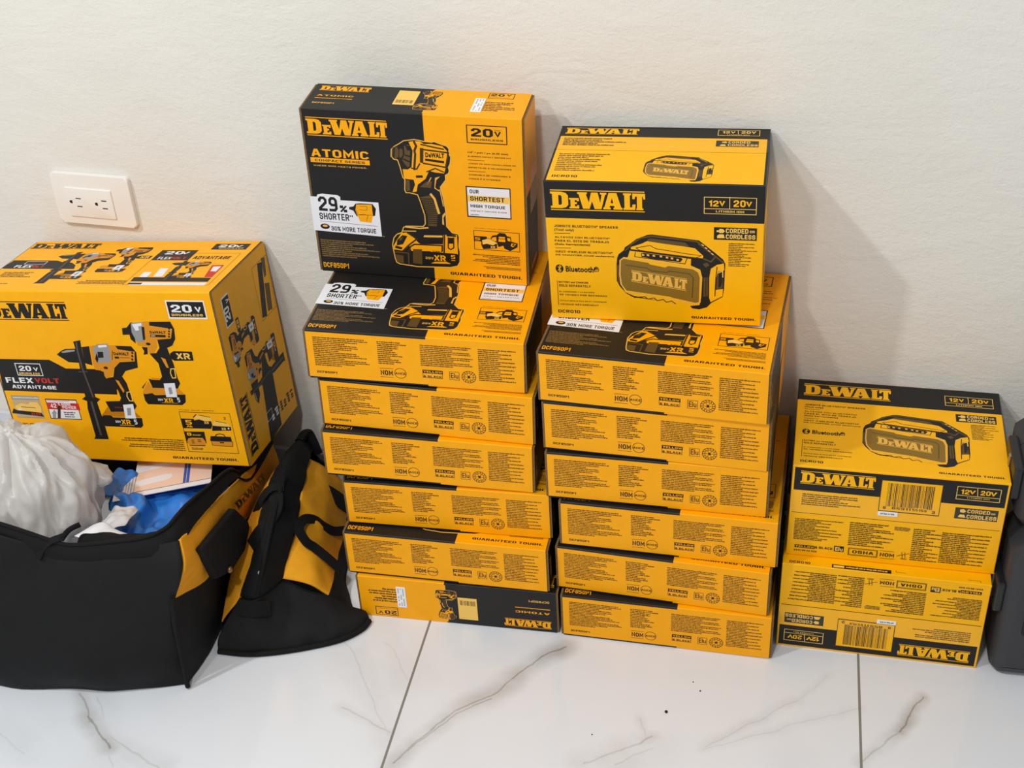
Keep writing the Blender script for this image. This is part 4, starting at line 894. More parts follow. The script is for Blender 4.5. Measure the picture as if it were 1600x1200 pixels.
# ---------------------------------------------------------------- cartons
def slab(name, x0, x1, y0, y1, z0, z1, bevel_edges, zone, cuts, ink=None, place=None, parent=None, bev=.0013, edge_mat=None):
    """One cardboard panel as a closed slab; outer edges softly creased; printing joined into the same mesh."""
    bm = bmesh.new(); bmesh.ops.create_cube(bm, size=1)
    bmesh.ops.transform(bm, verts=bm.verts, matrix=Matrix.Translation(((x0 + x1) / 2, (y0 + y1) / 2, (z0 + z1) / 2)) @ Matrix.Diagonal((x1 - x0, y1 - y0, z1 - z0, 1)))
    lo, hi = (x0, y0, z0), (x1, y1, z1); eds = []
    for e in bm.edges:
        for cond in bevel_edges:
            if all(abs(v.co['xyz'.index(a)] - (lo if s == '-' else hi)['xyz'.index(a)]) < 1e-6 for v in e.verts for a, s in cond):
                eds.append(e); break
    if eds:
        bmesh.ops.bevel(bm, geom=eds, offset=bev, segments=3, affect='EDGES', profile=.5)
    for ax, val in cuts:
        n = [0, 0, 0]; n['xyz'.index(ax)] = 1; c = [0, 0, 0]; c['xyz'.index(ax)] = val
        bmesh.ops.bisect_plane(bm, geom=list(bm.verts) + list(bm.edges) + list(bm.faces), dist=1e-7, plane_co=c, plane_no=n)
    for f in bm.faces:
        f.material_index = MIDX.index(zone(f.calc_center_median(), f.normal))
    me = bpy.data.meshes.new(name); bm.to_mesh(me); bm.free()
    if ink is not None and ink.v:
        # join the ink polygons (flat shapes a hair above the board)
        vs = [v.co.copy() for v in me.vertices]; fs = [tuple(p.vertices) for p in me.polygons]; mi = [p.material_index for p in me.polygons]
        n = len(vs)
        vs += [place @ Vector(v) for v in ink.v]; fs += [tuple(n + i for i in f) for f in ink.f]; mi += ink.m
        bpy.data.meshes.remove(me); me = bpy.data.meshes.new(name); me.from_pydata([tuple(v) for v in vs], [], fs); me.polygons.foreach_set('material_index', mi)
    for k in MIDX: me.materials.append(M[k])
    me.update()
    return link(name, me, parent)
def place_front(W): return Matrix(((1, 0, 0, -W / 2), (0, 0, -1, 0), (0, 1, 0, 0), (0, 0, 0, 1)))            # u->x, v->z, normal -> -y, at y=0
def place_top(W, Z, Dd): return Matrix(((1, 0, 0, -W / 2), (0, 1, 0, 0), (0, 0, 1, Z), (0, 0, 0, 1)))          # u->x, v->y, normal -> +z
def place_bottom(W, Dd): return Matrix(((1, 0, 0, -W / 2), (0, -1, 0, Dd), (0, 0, -1, 0), (0, 0, 0, 1)))      # v=0 at the back edge
def place_back(W, Dd): return Matrix(((-1, 0, 0, W / 2), (0, 0, 1, Dd), (0, 1, 0, 0), (0, 0, 0, 1)))
def place_right(W): return Matrix(((0, 0, 1, W / 2), (1, 0, 0, 0), (0, 1, 0, 0), (0, 0, 0, 1)))               # u->y, v->z, normal +x
def ink_of(name):
    k = Ink(); k.draw(ART[name]); return k
T = .003
def make_kit():
    W, D, Hh = KIT
    r = bpy.data.objects.new('tool_kit_box', None); COL.objects.link(r)
    h = W / 2 - .0032
    zu = .1622 - W / 2; zt = .1606 - W / 2
    def zx(lim):
        return lambda c, n: 'board' if abs(n.x) > .9 else ('K' if c.x < lim else 'Y')
    ye = lambda c, n: 'board' if abs(n.x) > .9 else 'Y'
    slab('front_panel', -h, h, 0, T, 0, Hh, ((('y', '-'), ('z', '-')), (('y', '-'), ('z', '+'))), zx(zu), (('x', zu),), ink_of('kit_front'), place_front(W), r)
    slab('back_panel', -h, h, D - T, D, 0, Hh, ((('y', '+'), ('z', '-')), (('y', '+'), ('z', '+'))), zx(zu), (('x', zu),), None, None, r)
    slab('top_panel', -h, h, T, D - T, Hh - T, Hh, (), zx(zt), (('x', zt),), ink_of('kit_top'), place_top(W, Hh, D), r)
    slab('bottom_panel', -h, h, T, D - T, 0, T, (), ye, (), ink_of('kit_bottom'), place_bottom(W, D), r)
    # end flaps close the two ends; their raw edges show at the corners
    k = Ink(); rr = random.Random(4)
    for i in range(4): k.greek('D', 0, 20 + i * 13, 30, 30 + i * 13, 126, 40, 'L', .3, 6)
    k.text('DCF850P1', 'T', 0, 24, 12, 60, 20, 1)
    e = .0012; half = Hh * .55
    zr = lambda c, n: 'board' if abs(n.x) < .9 else ('K' if c.z < half else 'Y')
    a = slab('end_flap', h, W / 2, e, D - e, e, Hh - e, (), zr, (('z', half),), k, place_right(W), r); a['label'] = 'right end flap, yellow above and black below'
    b = slab('end_flap', -W / 2, -h, e, D - e, e, Hh - e, (), lambda c, n: 'board' if abs(n.x) < .9 else 'K', (), None, None, r)
    b['label'] = 'black left end flap'
    # white paper sticker on the top panel
    x0, y0, x1, y1 = .2199 - W / 2, .0143, .2334 - W / 2, .0528
    st = Ink()
    for i in range(3):
        for j in range(14):
            if rr.random() < .8: st.rect('G', 0, 222.4 + i * 3.6, 17 + j * 2.4, 224.2 + i * 3.6, 18.6 + j * 2.4)
    s = slab('sticker', x0, x1, y0, y1, Hh + .0001, Hh + .0008, (), lambda c, n: 'sticker', (), st, place_top(W, Hh + .0008, D), r)
    s['label'] = 'small white paper sticker'
    return r
def make_speaker_box():
    W, D, Hh = SPK
    r = bpy.data.objects.new('speaker_box', None); COL.objects.link(r)
    zf = .1477
    bz = lambda c, n: 'K' if c.z > zf else 'Y'
    h = W / 2
    vb = ((('x', '-'), ('y', '-')), (('x', '+'), ('y', '-')))
    slab('front_panel', -h, h, 0, T, 0, Hh, vb + ((('y', '-'), ('z', '-')), (('y', '-'), ('z', '+'))), bz, (('z', zf),), ink_of('spk_front'), place_front(W), r)
    k = Ink(); k.text('DCR010', 'K', 1, 9, 3, 36, 8, 2); k.rect('K', 1, 64, 1.5, 140, 8.5); k.rect('P', 2, 66, 3, 80, 7); k.greek('P', 2, 82, 3, 136, 7, 1, 'L', 0, 0)
    k.line('N', 1, [(146, 9), (146, 6), (158, 6)], .6); k.line('N', 1, [(236, 6), (252, 6), (252, 3)], .6)
    slab('back_panel', -h, h, D - T, D, 0, Hh, ((('x', '-'), ('y', '+')), (('x', '+'), ('y', '+')), (('y', '+'), ('z', '-')), (('y', '+'), ('z', '+'))), bz, (('z', zf),), k, place_back(W, D), r)
    for sx, lab in ((1, 'right'), (-1, 'left')):
        k = Ink()
        if sx > 0:
            k.greek('K', 1, 15, 40, 70, 120, 12, 'L', .3, 3); k.text('DCR010', 'K', 1, 15, 14, 55, 21, 2)
        slab('side_panel', h - T if sx > 0 else -h, h if sx > 0 else -h + T, T, D - T, 0, Hh, ((('x', '+' if sx > 0 else '-'), ('z', '-')), (('x', '+' if sx > 0 else '-'), ('z', '+'))), bz, (('z', zf),), k if sx > 0 else None, place_right(W), r)
    # the two flaps that meet in a seam on the top and on the bottom
    ys, zt = .083, .1206
    ty = lambda c, n: ('K' if c.y > zt else 'Y') if abs(n.z) > .9 else 'board'
    kt = ink_of('spk_top')
    slab('top_flap', -h + T, h - T, T, ys - .0006, Hh - T, Hh, (), ty, (), kt, place_top(W, Hh, D), r)
    slab('top_flap', -h + T, h - T, ys + .0004, D - T, Hh - T, Hh - .0002, (), ty, (('y', zt),), None, None, r)
    # strip of body colour hidden under the flap edge
    yb = D - .0730; zb = D - .1103
    by = lambda c, n: ('K' if c.y < zb else 'Y') if abs(n.z) > .9 else 'board'
    kb = ink_of('spk_bottom')
    slab('bottom_flap', -h + T, h - T, T, yb - .0005, 0, T, (), by, (('y', zb),), kb, place_bottom(W, D), r)
    slab('bottom_flap', -h + T, h - T, yb + .0005, D - T, .0002, T, (), by, (), None, None, r)
    st = Ink(); st.greek('G2', 0, 114, 82.6, 132, 86.4, 1, 'L', 0, 0)
    x0, y0, x1, y1 = .1109 - W / 2, D - .0879, .1356 - W / 2, D - .0811
    s = slab('sticker', x0, x1, y0, y1, -.0009, -.0002, (), lambda c, n: 'sticker', (), st, Matrix.Translation((0, 0, -.0009)) @ place_bottom(W, D), r)
    s['label'] = 'small white paper sticker below the barcode'
    # clear packing tape along both seams
    for z, ya, yc in ((Hh, .0840, .1160), (-.0003, D - .1095, D - .0740)):
        me = box_mesh('tape_strip', -h + .0005, h - .0005, ya, yc, z + (.00075 if z > 0 else -.0010), z + (.0009 if z > 0 else -.00085), M['tape'])
        t = link('tape_strip', me, r); t['label'] = 'clear packing tape over the seam'
    return r
def make_combo():
    W, D, Hh = COMBO
    r = bpy.data.objects.new('combo_kit_box', None); COL.objects.link(r)
    h = W / 2 - .0034
    ye = lambda c, n: 'board' if abs(n.x) > .9 else 'Y'
    slab('front_panel', -h, h, 0, T, 0, Hh, ((('y', '-'), ('z', '-')), (('y', '-'), ('z', '+'))), ye, (), ink_of('combo_front'), place_front(W), r, bev=.0025)
    slab('back_panel', -h, h, D - T, D, 0, Hh, ((('y', '+'), ('z', '-')), (('y', '+'), ('z', '+'))), ye, (), None, None, r, bev=.0025)
    slab('top_panel', -h, h, T, D - T, Hh - T, Hh, (), ye, (), ink_of('combo_top'), place_top(W, Hh, D), r)
    slab('bottom_panel', -h, h, T, D - T, 0, T, (), ye, (), None, None, r)
    e = .0012
    # this end is printed a quarter turn round: u runs up the box, v runs towards the front
    pr = Matrix(((0, 0, 1, W / 2), (0, -1, 0, D), (1, 0, 0, 0), (0, 0, 0, 1)))
    pr = Matrix(((0, 0, 1, W / 2), (0, -1, 0, D), (1, 0, 0, 0), (0, 0, 0, 1)))
    yy = lambda c, n: 'board' if abs(n.x) < .9 else 'Y'
    slab('end_flap', h, W / 2, e, D - e, e, Hh - e, (), yy, (), ink_of('combo_side'), pr, r)
    slab('end_flap', -W / 2, -h, e, D - e, e, Hh - e, (), yy, (), None, None, r)
    return r
def mix_tape(name, k):
    m = bpy.data.materials.new(name); m.use_nodes = True; nt = m.node_tree
    out = nt.nodes['Material Output']; nt.nodes.remove(nt.nodes['Principled BSDF'])
    tr = nt.nodes.new('ShaderNodeBsdfTransparent'); gl = nt.nodes.new('ShaderNodeBsdfPrincipled'); mx = nt.nodes.new('ShaderNodeMixShader')
    gl.inputs['Base Color'].default_value = (.9, .80, .55, 1); gl.inputs['Roughness'].default_value = .18
    mx.inputs[0].default_value = k
    nt.links.new(tr.outputs[0], mx.inputs[1]); nt.links.new(gl.outputs[0], mx.inputs[2]); nt.links.new(mx.outputs[0], out.inputs[0])
    return m
M['tape'] = mix_tape('clear_tape', .02); M['tape_loose'] = mix_tape('wrinkled_tape', .22)
KIT = (.2918, .0754, .2431); SPK = (.2655, .1499, .1984); COMBO = (.3849, .1809, .2823)
def Rm(a, rx, ry):
    return Matrix.Rotation(a, 4, 'Z') @ Matrix.Rotation(ry, 4, 'Y') @ Matrix.Rotation(-rx, 4, 'X')
LIE = Matrix.Rotation(-math.pi / 2, 4, 'X')      # front up, bottom towards the viewer
def pose(o, loc, R, local):
    o.matrix_world = Matrix.Translation(loc) @ R @ local
kit0 = make_kit(); first = True
def kit(loc, a, rx, ry, local, label, group):
    global first
    o = kit0 if first else copy_tree(kit0); first = False
    pose(o, loc, Rm(a, rx, ry), local); tag(o, label, 'box', group); return o
lying = Matrix.Translation((0, 0, KIT[1])) @ LIE
lying_turned = Matrix.Translation((0, KIT[2], KIT[1])) @ Matrix.Rotation(math.pi, 4, 'Z') @ LIE
standing = Matrix.Identity(4)
kit((-0.4413, -0.3577, 0.3865), 0.0223, 0, 0.0250, lying, 'kit box lying flat directly under the standing kit box', 'flat kit boxes in the stack beside the bags')
kit((-0.4322, -0.3594, 0.3088), -0.0109, 0, 0.0233, lying, 'yellow kit box second below the standing kit box in its stack', 'flat kit boxes in the stack beside the bags')
kit((-0.4348, -0.3676, 0.2324), 0.0090, 0, 0.0216, lying, 'yellow kit box third below the standing kit box in its stack', 'flat kit boxes in the stack beside the bags')
kit((-0.4131, -0.3691, 0.1523), 0.0055, 0, -0.0021, lying, 'yellow kit box two above the black ended bottom box beside the bags', 'flat kit boxes in the stack beside the bags')
kit((-0.4160, -0.3908, 0.0762), -0.0134, 0, -0.0010, lying, 'yellow kit box resting straight on the black and yellow bottom box', 'flat kit boxes in the stack beside the bags')
kit((-0.4046, -0.3938, 0.0000), 0.0022, 0, 0.0000, lying_turned, 'bottom box with upside down black half, on the floor beside the bags', 'flat kit boxes in the stack beside the bags')
kit((-0.1336, -0.3758, 0.3812), -0.0763, 0, -0.0069, lying, 'kit box lying flat directly under the standing speaker box', 'flat kit boxes in the middle stack')
kit((-0.1296, -0.3731, 0.3049), -0.0569, 0, -0.0048, lying, 'yellow kit box second below the standing speaker box in the middle stack', 'flat kit boxes in the middle stack')
kit((-0.1271, -0.3750, 0.2288), -0.0277, 0, -0.0045, lying, 'yellow kit box third below the standing speaker box in the middle stack', 'flat kit boxes in the middle stack')
kit((-0.1101, -0.3831, 0.1528), -0.0390, 0, -0.0048, lying, 'kit box sticking out to the right, fourth below the standing speaker box', 'flat kit boxes in the middle stack')
kit((-0.1166, -0.3909, 0.0767), -0.0709, 0, -0.0045, lying, 'yellow kit box second from the floor in the stack under the speaker box', 'flat kit boxes in the middle stack')
kit((-0.1092, -0.3996, 0.0005), -0.0301, 0, -0.0034, lying, 'yellow kit box on the floor, bottom of the stack under the speaker box', 'flat kit boxes in the middle stack')
A_ = kit((-.4603, -.2126, .4630), -.0025, -.040, .0235, standing, 'black and yellow impact driver kit box standing upright on top of a stack', None)

tp = link('tape_strip', box_mesh('tape_strip', KIT[0] / 2 + .0006, KIT[0] / 2 + .0008, .022, KIT[1] - .0015, .098, .158, M['tape_loose']), A_); tp['label'] = 'wrinkled clear tape on the right end'
spk0 = make_speaker_box()
def reink(root, m):
    for ch in root.children:
        if ch.data.materials and ch.data.materials[0] == M['Y']: ch.data.materials[0] = m
reink(spk0, YELLOW_SPEAKER)
sp_lie = Matrix.Translation((0, 0, SPK[1])) @ LIE
sp_flip = Matrix.Rotation(math.pi, 4, 'Y') @ LIE     # on its face, underside towards the viewer
spk = spk0; pose(spk, (-.1392, -.2836, .4584), Rm(-.0058, -.044, -.018), Matrix.Identity(4)); tag(spk, 'yellow speaker box standing upright on the middle stack, black band across its top', 'box', 'speaker boxes')
spk = copy_tree(spk0); pose(spk, (0.1786, -0.3584, 0.1506), Rm(-0.0232, 0, 0), sp_lie); tag(spk, 'speaker box lying face up on another carton beside the black cases', 'box', 'speaker boxes')
spk = copy_tree(spk0); pose(spk, (0.1747, -0.3783, 0.0002), Rm(-0.0329, 0, 0), sp_flip); tag(spk, 'upside down speaker box on the floor with inverted barcode, beside black cases', 'box', 'speaker boxes')

combo = make_combo(); reink(combo, YELLOW_COMBO); W_, D_, H_ = COMBO
combo.matrix_world = Matrix.Translation((-.7493, -.2628, .4527)) @ Matrix.Rotation(-.0592, 4, 'Z') @ Matrix.Rotation(-.0867, 4, 'X') @ Matrix.Rotation(-.0813, 4, 'Y') @ Matrix.Translation((-W_ / 2, 0, -H_))
tag(combo, 'big yellow cordless drill combo kit carton propped on the open black tool bag', 'box')

CRUMBS = [(-0.0961, -0.5185, 0.0022, 'small black crumb on the white tile, darkest of the specks'), (-0.0547, -0.475, 0.0011, 'tiny dark speck on the tile nearest the right hand stacks'), (-0.1877, -0.5702, 0.0009, 'tiny speck on the tile below the middle stack'), (-0.0652, -0.4602, 0.0009, 'tiny speck just below the middle stack on white tile')]
PADPTS = [(-0.716, -0.3974, 0.1846), (-0.712, -0.3734, 0.1418), (-0.712, -0.3731, 0.1308), (-0.71, -0.4047, 0.1149), (-0.712, -0.4524, 0.1173), (-0.718, -0.4883, 0.1335), (-0.714, -0.5157, 0.2108)]
RIVET = (-0.705, -0.4611, 0.1282)
BAGLOGO = ((-0.728, -0.3623, 0.1511), (-0.728, -0.2557, 0.1236), (-0.728, -0.3712, 0.1713))
STRAP_B = [(-0.6013, -0.2775, 0.055), (-0.6122, -0.2958, 0.068), (-0.6224, -0.3091, 0.088), (-0.6337, -0.3138, 0.103), (-0.6403, -0.3327, 0.118), (-0.6405, -0.3553, 0.12), (-0.6295, -0.3634, 0.104), (-0.619, -0.3599, 0.09), (-0.6012, -0.3617, 0.074), (-0.5807, -0.3665, 0.056)]
STRAP_A = [(-0.6123, -0.2225, 0.055), (-0.6332, -0.228, 0.08), (-0.6494, -0.2338, 0.098), (-0.659, -0.2269, 0.104)]
CARD = ((-0.894, -0.3526, 0.15), (-0.8077, -0.3156, 0.152), (-0.927, -0.2586, 0.14))
# ---------------------------------------------------------------- wall outlet, black cases, floor crumbs
def poly_prism(bm, pts, z0, z1, M_=None):
    """prism over a polygon in the local xy plane"""
    a = [bm.verts.new((x, y, z0)) for x, y in pts]; b = [bm.verts.new((x, y, z1)) for x, y in pts]; n = len(pts); fs = []
    fs.append(bm.faces.new(list(reversed(a)))); fs.append(bm.faces.new(b))
    for i in range(n): fs.append(bm.faces.new((a[i], a[(i + 1) % n], b[(i + 1) % n], b[i])))
    if M_ is not None: bmesh.ops.transform(bm, verts=a + b, matrix=M_)
    return fs
def finish(bm, name, m, parent=None, ang=None):
    bmesh.ops.recalc_face_normals(bm, faces=bm.faces)
    me = bpy.data.meshes.new(name); bm.to_mesh(me); bm.free()
    for k in (m if isinstance(m, list) else [m]): me.materials.append(k)
    if ang: smooth(me, ang)
    return link(name, me, parent)
def rrect(w, h, r, n=6, cx=0, cy=0):
    out = []
    for sx, sy, a0 in ((1, 1, 0), (-1, 1, 90), (-1, -1, 180), (1, -1, 270)):
        for k in range(n + 1):
            a = math.radians(a0 + 90 * k / n); out.append((cx + sx * (w / 2 - r) + r * math.cos(a), cy + sy * (h / 2 - r) + r * math.sin(a)))
    return out
white_pl = mat('white_plastic', rgb(236, 232, 226), .3, .5); slot_m = mat('socket_slot', rgb(40, 34, 30), .6, .3); brass = mat('socket_contact', rgb(120, 100, 70), .4, .5)
out = bpy.data.objects.new('wall_outlet', None); COL.objects.link(out)
ox = -1.0075
out.matrix_world = Matrix.Translation((ox, wall_y(ox) - .0003, .4825)) @ Matrix.Rotation(WALL_ROT, 4, 'Z') @ Matrix.Rotation(math.pi / 2, 4, 'X')   # local x along the wall, y up, z into the room
tag(out, 'white double electrical outlet mounted sideways on the plaster wall', 'outlet')
bm = bmesh.new(); fs = poly_prism(bm, rrect(.1305, .0825, .0055, 8), 0, .0085)
top = [e for e in fs[1].edges]; bmesh.ops.bevel(bm, geom=top, offset=.0030, segments=4, affect='EDGES', profile=.6, clamp_overlap=True)
finish(bm, 'cover_plate', white_pl, out, math.radians(40))
bm = bmesh.new(); fs = poly_prism(bm, rrect(.0785, .0485, .0022, 4, -.0052, -.0046), .0080, .0108)
bmesh.ops.bevel(bm, geom=list(fs[1].edges), offset=.0012, segments=3, affect='EDGES', profile=.5)
rec = finish(bm, 'receptacle', white_pl, out, math.radians(40))
for gx, gy, k in ((28 - 65.25, 41.25 - 45, 'g'), (41.6 - 65.25, 41.25 - 38.8, 's'), (41.4 - 65.25, 41.25 - 52, 's'), (71 - 65.25, 41.25 - 45.7, 'g'), (84.7 - 65.25, 41.25 - 39.4, 's'), (84.5 - 65.25, 41.25 - 52.2, 's')):
    bm = bmesh.new()
    if k == 's':
        poly_prism(bm, rrect(.0088, .0018, .0004, 2, gx / 1000, gy / 1000), .0104, .01085)
    else:
        poly_prism(bm, [(gx / 1000 + .0024, gy / 1000 - .0026), (gx / 1000 + .0024, gy / 1000 + .0026)] + [(gx / 1000 + .0026 * math.cos(a), gy / 1000 + .0026 * math.sin(a)) for a in [math.pi / 2 + math.pi * i / 8 for i in range(9)]], .0104, .01085)
    o = finish(bm, 'slot' if k == 's' else 'ground_hole', slot_m, rec); o['label'] = 'dark blade slot' if k == 's' else 'dark round ground hole'

case_m = mat('case_black_plastic', rgb(52, 52, 56), .5, .4, .05, 30, .15, 1500); case_d = mat('case_latch_black', rgb(28, 28, 30), .4, .5); steel = mat('latch_pin_steel', rgb(170, 170, 172), .3, .5, metal=1.0)
def make_case(name, x0, x1, yf, yb, z0, z1, label):
    r = bpy.data.objects.new(name, None); COL.objects.link(r); r.location = (x0, yf, z0); w, d, h = x1 - x0, yb - yf, z1 - z0
    c = .03
    prof = [(.010, 0), (w - .010, 0), (w, .012), (w, h - c), (w - c, h), (c, h), (0, h - c), (0, .012)]
    R90 = Matrix(((1, 0, 0, 0), (0, 0, 1, 0), (0, 1, 0, 0), (0, 0, 0, 1)))
    for nm, ya, yc in (('front_shell', 0, d * .52), ('rear_shell', d * .53, d)):
        bm = bmesh.new(); poly_prism(bm, prof, ya, yc, R90)
        face_y = 0 if nm == 'front_shell' else d
        es = [e for e in bm.edges if all(abs(v.co.y - face_y) < 1e-6 for v in e.verts)]
        bmesh.ops.bevel(bm, geom=es, offset=.020, segments=3, affect='EDGES', profile=.5)
        s = finish(bm, nm, case_m, r, math.radians(35))
        if nm == 'front_shell':
            # raised panel ribs on the front
            for rx in (.10, w - .10):
                b2 = bmesh.new(); poly_prism(b2, rrect(.10, h * .62, .012, 4, rx + .03 * (1 if rx < w / 2 else -1), h * .45), -.004, .004, R90); finish(b2, 'raised_panel', case_m, r, math.radians(35))
    for sx in (0, 1):
        x = -.004 if sx == 0 else w + .004
        for zz in (h * .56,):
            l = link('latch', box_mesh('latch', x - .006, x + .006, d * .10, d * .66, zz - .024, zz + .024, case_d, .003), r)
            p = link('pin', box_mesh('pin', x - .0085 if sx == 0 else x + .0035, x - .0035 if sx == 0 else x + .0085, d * .34, d * .40, zz - .020, zz + .020, steel, .001), l); p['label'] = 'bare metal pin on the latch'
    hb = bmesh.new()
    path = [(w * .36, h - .004), (w * .36, h + .0), (w * .38, h + .0)]
    hb.free()
    lab = Ink(); lab.rect('K', 0, 0, 0, 120, 40); lab.rect('Y', 1, 2, 2, 118, 38); lab.logo('K', 2, [(12, 6), (108, 6), (108, 34), (12, 34)])
    me = bpy.data.meshes.new('label_plate'); me.from_pydata([tuple(v) for v in lab.v], [], lab.f); me.polygons.foreach_set('material_index', lab.m)
    for k in MIDX: me.materials.append(M[k])
    lo = link('label_plate', me, r); link('label_backing', box_mesh('label_backing', .029, .151, -.0046, .002, h * .36 - .001, h * .36 + .041, case_d), lo.parent); lo.matrix_local = Matrix(((1, 0, 0, .030), (0, 0, -1, -.0047), (0, 1, 0, h * .36), (0, 0, 0, 1))); lo['label'] = 'yellow maker label'
    tag(r, label, 'toolbox'); return r
make_case('tool_case', .3225, .74, -.396, -.292, .0002, .236, 'black plastic tool case with yellow label on the floor by the speaker boxes')
make_case('tool_case', .3225, .74, -.372, -.240, .2364, .345, 'black plastic tool case on top of another black case by the speaker boxes')

crumb_m = mat('dark_crumb', rgb(48, 38, 32), .8, .2)
for i, (x, y, s, lb) in enumerate(CRUMBS):
    bm = bmesh.new(); bmesh.ops.create_icosphere(bm, subdivisions=2, radius=s)
    rr = random.Random(i)
    for v in bm.verts: v.co *= 1 + .35 * noise.noise(v.co * (1.3 / s) + Vector((i, 0, 0)))
    for v in bm.verts: v.co.z *= .6
    o = finish(bm, 'crumb', crumb_m, None, math.radians(60)); o.location = (x, y, s * .55)
    tag(o, lb, 'crumb', 'dark specks on the tiles')

# ---------------------------------------------------------------- soft things: bags, plastic bag, gloves
def catmull(P, n):
    out = []
    for i in range(len(P) - 1):
        p0 = P[max(i - 1, 0)]; p1 = P[i]; p2 = P[i + 1]; p3 = P[min(i + 2, len(P) - 1)]
        for k in range(n):
            t = k / n
            out.append(tuple(.5 * ((2 * b) + (-a + c) * t + (2 * a - 5 * b + 4 * c - d) * t * t + (-a + 3 * b - 3 * c + d) * t ** 3) for a, b, c, d in zip(p0, p1, p2, p3)))
    out.append(tuple(P[-1])); return out
def cloth(name, rows, n, mats, pick, parent, thick=.0025, wr=.003, ws=14, seed=0, pin=False, sharp=False):
    """A sewn panel: rows of points, smoothed, rumpled a little along its normals and given thickness."""
    G = [catmull(r, n) for r in rows]
    cols = [catmull([g[j] for g in G], n) for j in range(len(G[0]))]
    nu, nv = len(cols), len(cols[0])
    V = [Vector(cols[i][j]) for i in range(nu) for j in range(nv)]
    F = [(i * nv + j, (i + 1) * nv + j, (i + 1) * nv + j + 1, i * nv + j + 1) for i in range(nu - 1) for j in range(nv - 1)]
    me = bpy.data.meshes.new(name); me.from_pydata(V, [], F); me.update()
    nr = [v.normal.copy() for v in me.vertices]; off = Vector((seed * 7.1, seed * 3.3, seed))
    for k, v in enumerate(me.vertices):
        i, j = divmod(k, nv); e = 1.0
        if pin: e = min(1, min(i, nu - 1 - i, j, nv - 1 - j) / (n * .6))
        q = Vector(v.co) * ws + off
        d = noise.noise(q) * .7 + noise.noise(q * 2.3) * .35 + (abs(noise.noise(q * 1.4 + Vector((5, 2, 1)))) - .25) * .6
        v.co = Vector(v.co) + nr[k] * d * wr * e
    for m in mats: me.materials.append(m)
    for p in me.polygons:
        i, j = divmod(p.index, nv - 1)
        p.material_index = pick(i / n, j / n)      # column and row position in control-point units
        p.use_smooth = True
    o = link(name, me, parent)
    if thick:
        s = o.modifiers.new('thickness', 'SOLIDIFY'); s.thickness = thick; s.offset = -1
        if len(mats) > 1:      # black lining on the inside of two-coloured panels
            for _ in mats: me.materials.append(lining_m)
            s.material_offset = len(mats)
    return o
def tube(name, pts, r, m, parent=None, n=8, up=8, flat=1.0):
    P = [Vector(p) for p in catmull(pts, up)]; bm = bmesh.new(); rings = []
    for i, p in enumerate(P):
        t = (P[min(i + 1, len(P) - 1)] - P[max(i - 1, 0)]).normalized(); a = t.orthogonal().normalized() if i == 0 else (pa - t * pa.dot(t)).normalized(); pa = a; b = t.cross(a)
        rings.append([bm.verts.new(p + (a * math.cos(k * 2 * math.pi / n) + b * math.sin(k * 2 * math.pi / n) * flat) * r) for k in range(n)])
    for u, v in zip(rings, rings[1:]):
        for k in range(n): bm.faces.new((u[k], u[(k + 1) % n], v[(k + 1) % n], v[k]))
    bm.faces.new(list(reversed(rings[0]))); bm.faces.new(rings[-1])
    return finish(bm, name, m, parent, math.radians(50))
def ribbon(name, pts, w, th, nrm, m, parent=None, up=8):
    """webbing strap: flat band following a path, facing nrm (one vector or one per point)"""
    P = [Vector(p) for p in catmull(pts, up)]
    N = [Vector(p) for p in catmull(nrm, up)] if isinstance(nrm[0], (tuple, list)) else [Vector(nrm)] * len(P)
    bm = bmesh.new(); rings = []
    for i, p in enumerate(P):
        t = (P[min(i + 1, len(P) - 1)] - P[max(i - 1, 0)]).normalized(); s = t.cross(N[i]).normalized(); n_ = s.cross(t).normalized()
        rings.append([bm.verts.new(p + s * a * w / 2 + n_ * b * th / 2) for a, b in ((-1, -1), (1, -1), (1, 1), (-1, 1))])
    for u, v in zip(rings, rings[1:]):
        for k in range(4): bm.faces.new((u[k], u[(k + 1) % 4], v[(k + 1) % 4], v[k]))
    bm.faces.new(list(reversed(rings[0]))); bm.faces.new(rings[-1])
    return finish(bm, name, m, parent, math.radians(40))
nylon = mat('black_nylon', rgb(18, 18, 20), .75, .28, .12, 45, .35, 1400)
nylon_y = mat('yellow_canvas', rgb(232, 158, 26), .8, .25, .06, 60, .3, 1400)
tape_b = mat('black_webbing', rgb(15, 15, 16), .8, .25, .1, 200, .4, 2500)
lining_m = mat('bag_lining', rgb(40, 38, 38), .9, .2)
pull_m = mat('zipper_pull_metal', rgb(110, 108, 104), .4, .5, metal=.8)
def mesh_from_ink(name, ink, place, parent):
    me = bpy.data.meshes.new(name); me.from_pydata([tuple(place @ Vector(v)) for v in ink.v], [], ink.f); me.polygons.foreach_set('material_index', ink.m)
    for k in MIDX: me.materials.append(M[k])
    return link(name, me, parent)
def frame_of(BL, BR, TL, ulen, vlen, lift):
    """matrix taking metres on a flat patch (u along BL-BR, v along BL-TL) into the room"""
    BL, BR, TL = Vector(BL), Vector(BR), Vector(TL); u = (BR - BL) / ulen; v = (TL - BL) / vlen; n = u.cross(v).normalized(); o = BL + n * lift
    return Matrix(((u.x, v.x, n.x, o.x), (u.y, v.y, n.y, o.y), (u.z, v.z, n.z, o.z), (0, 0, 0, 1)))

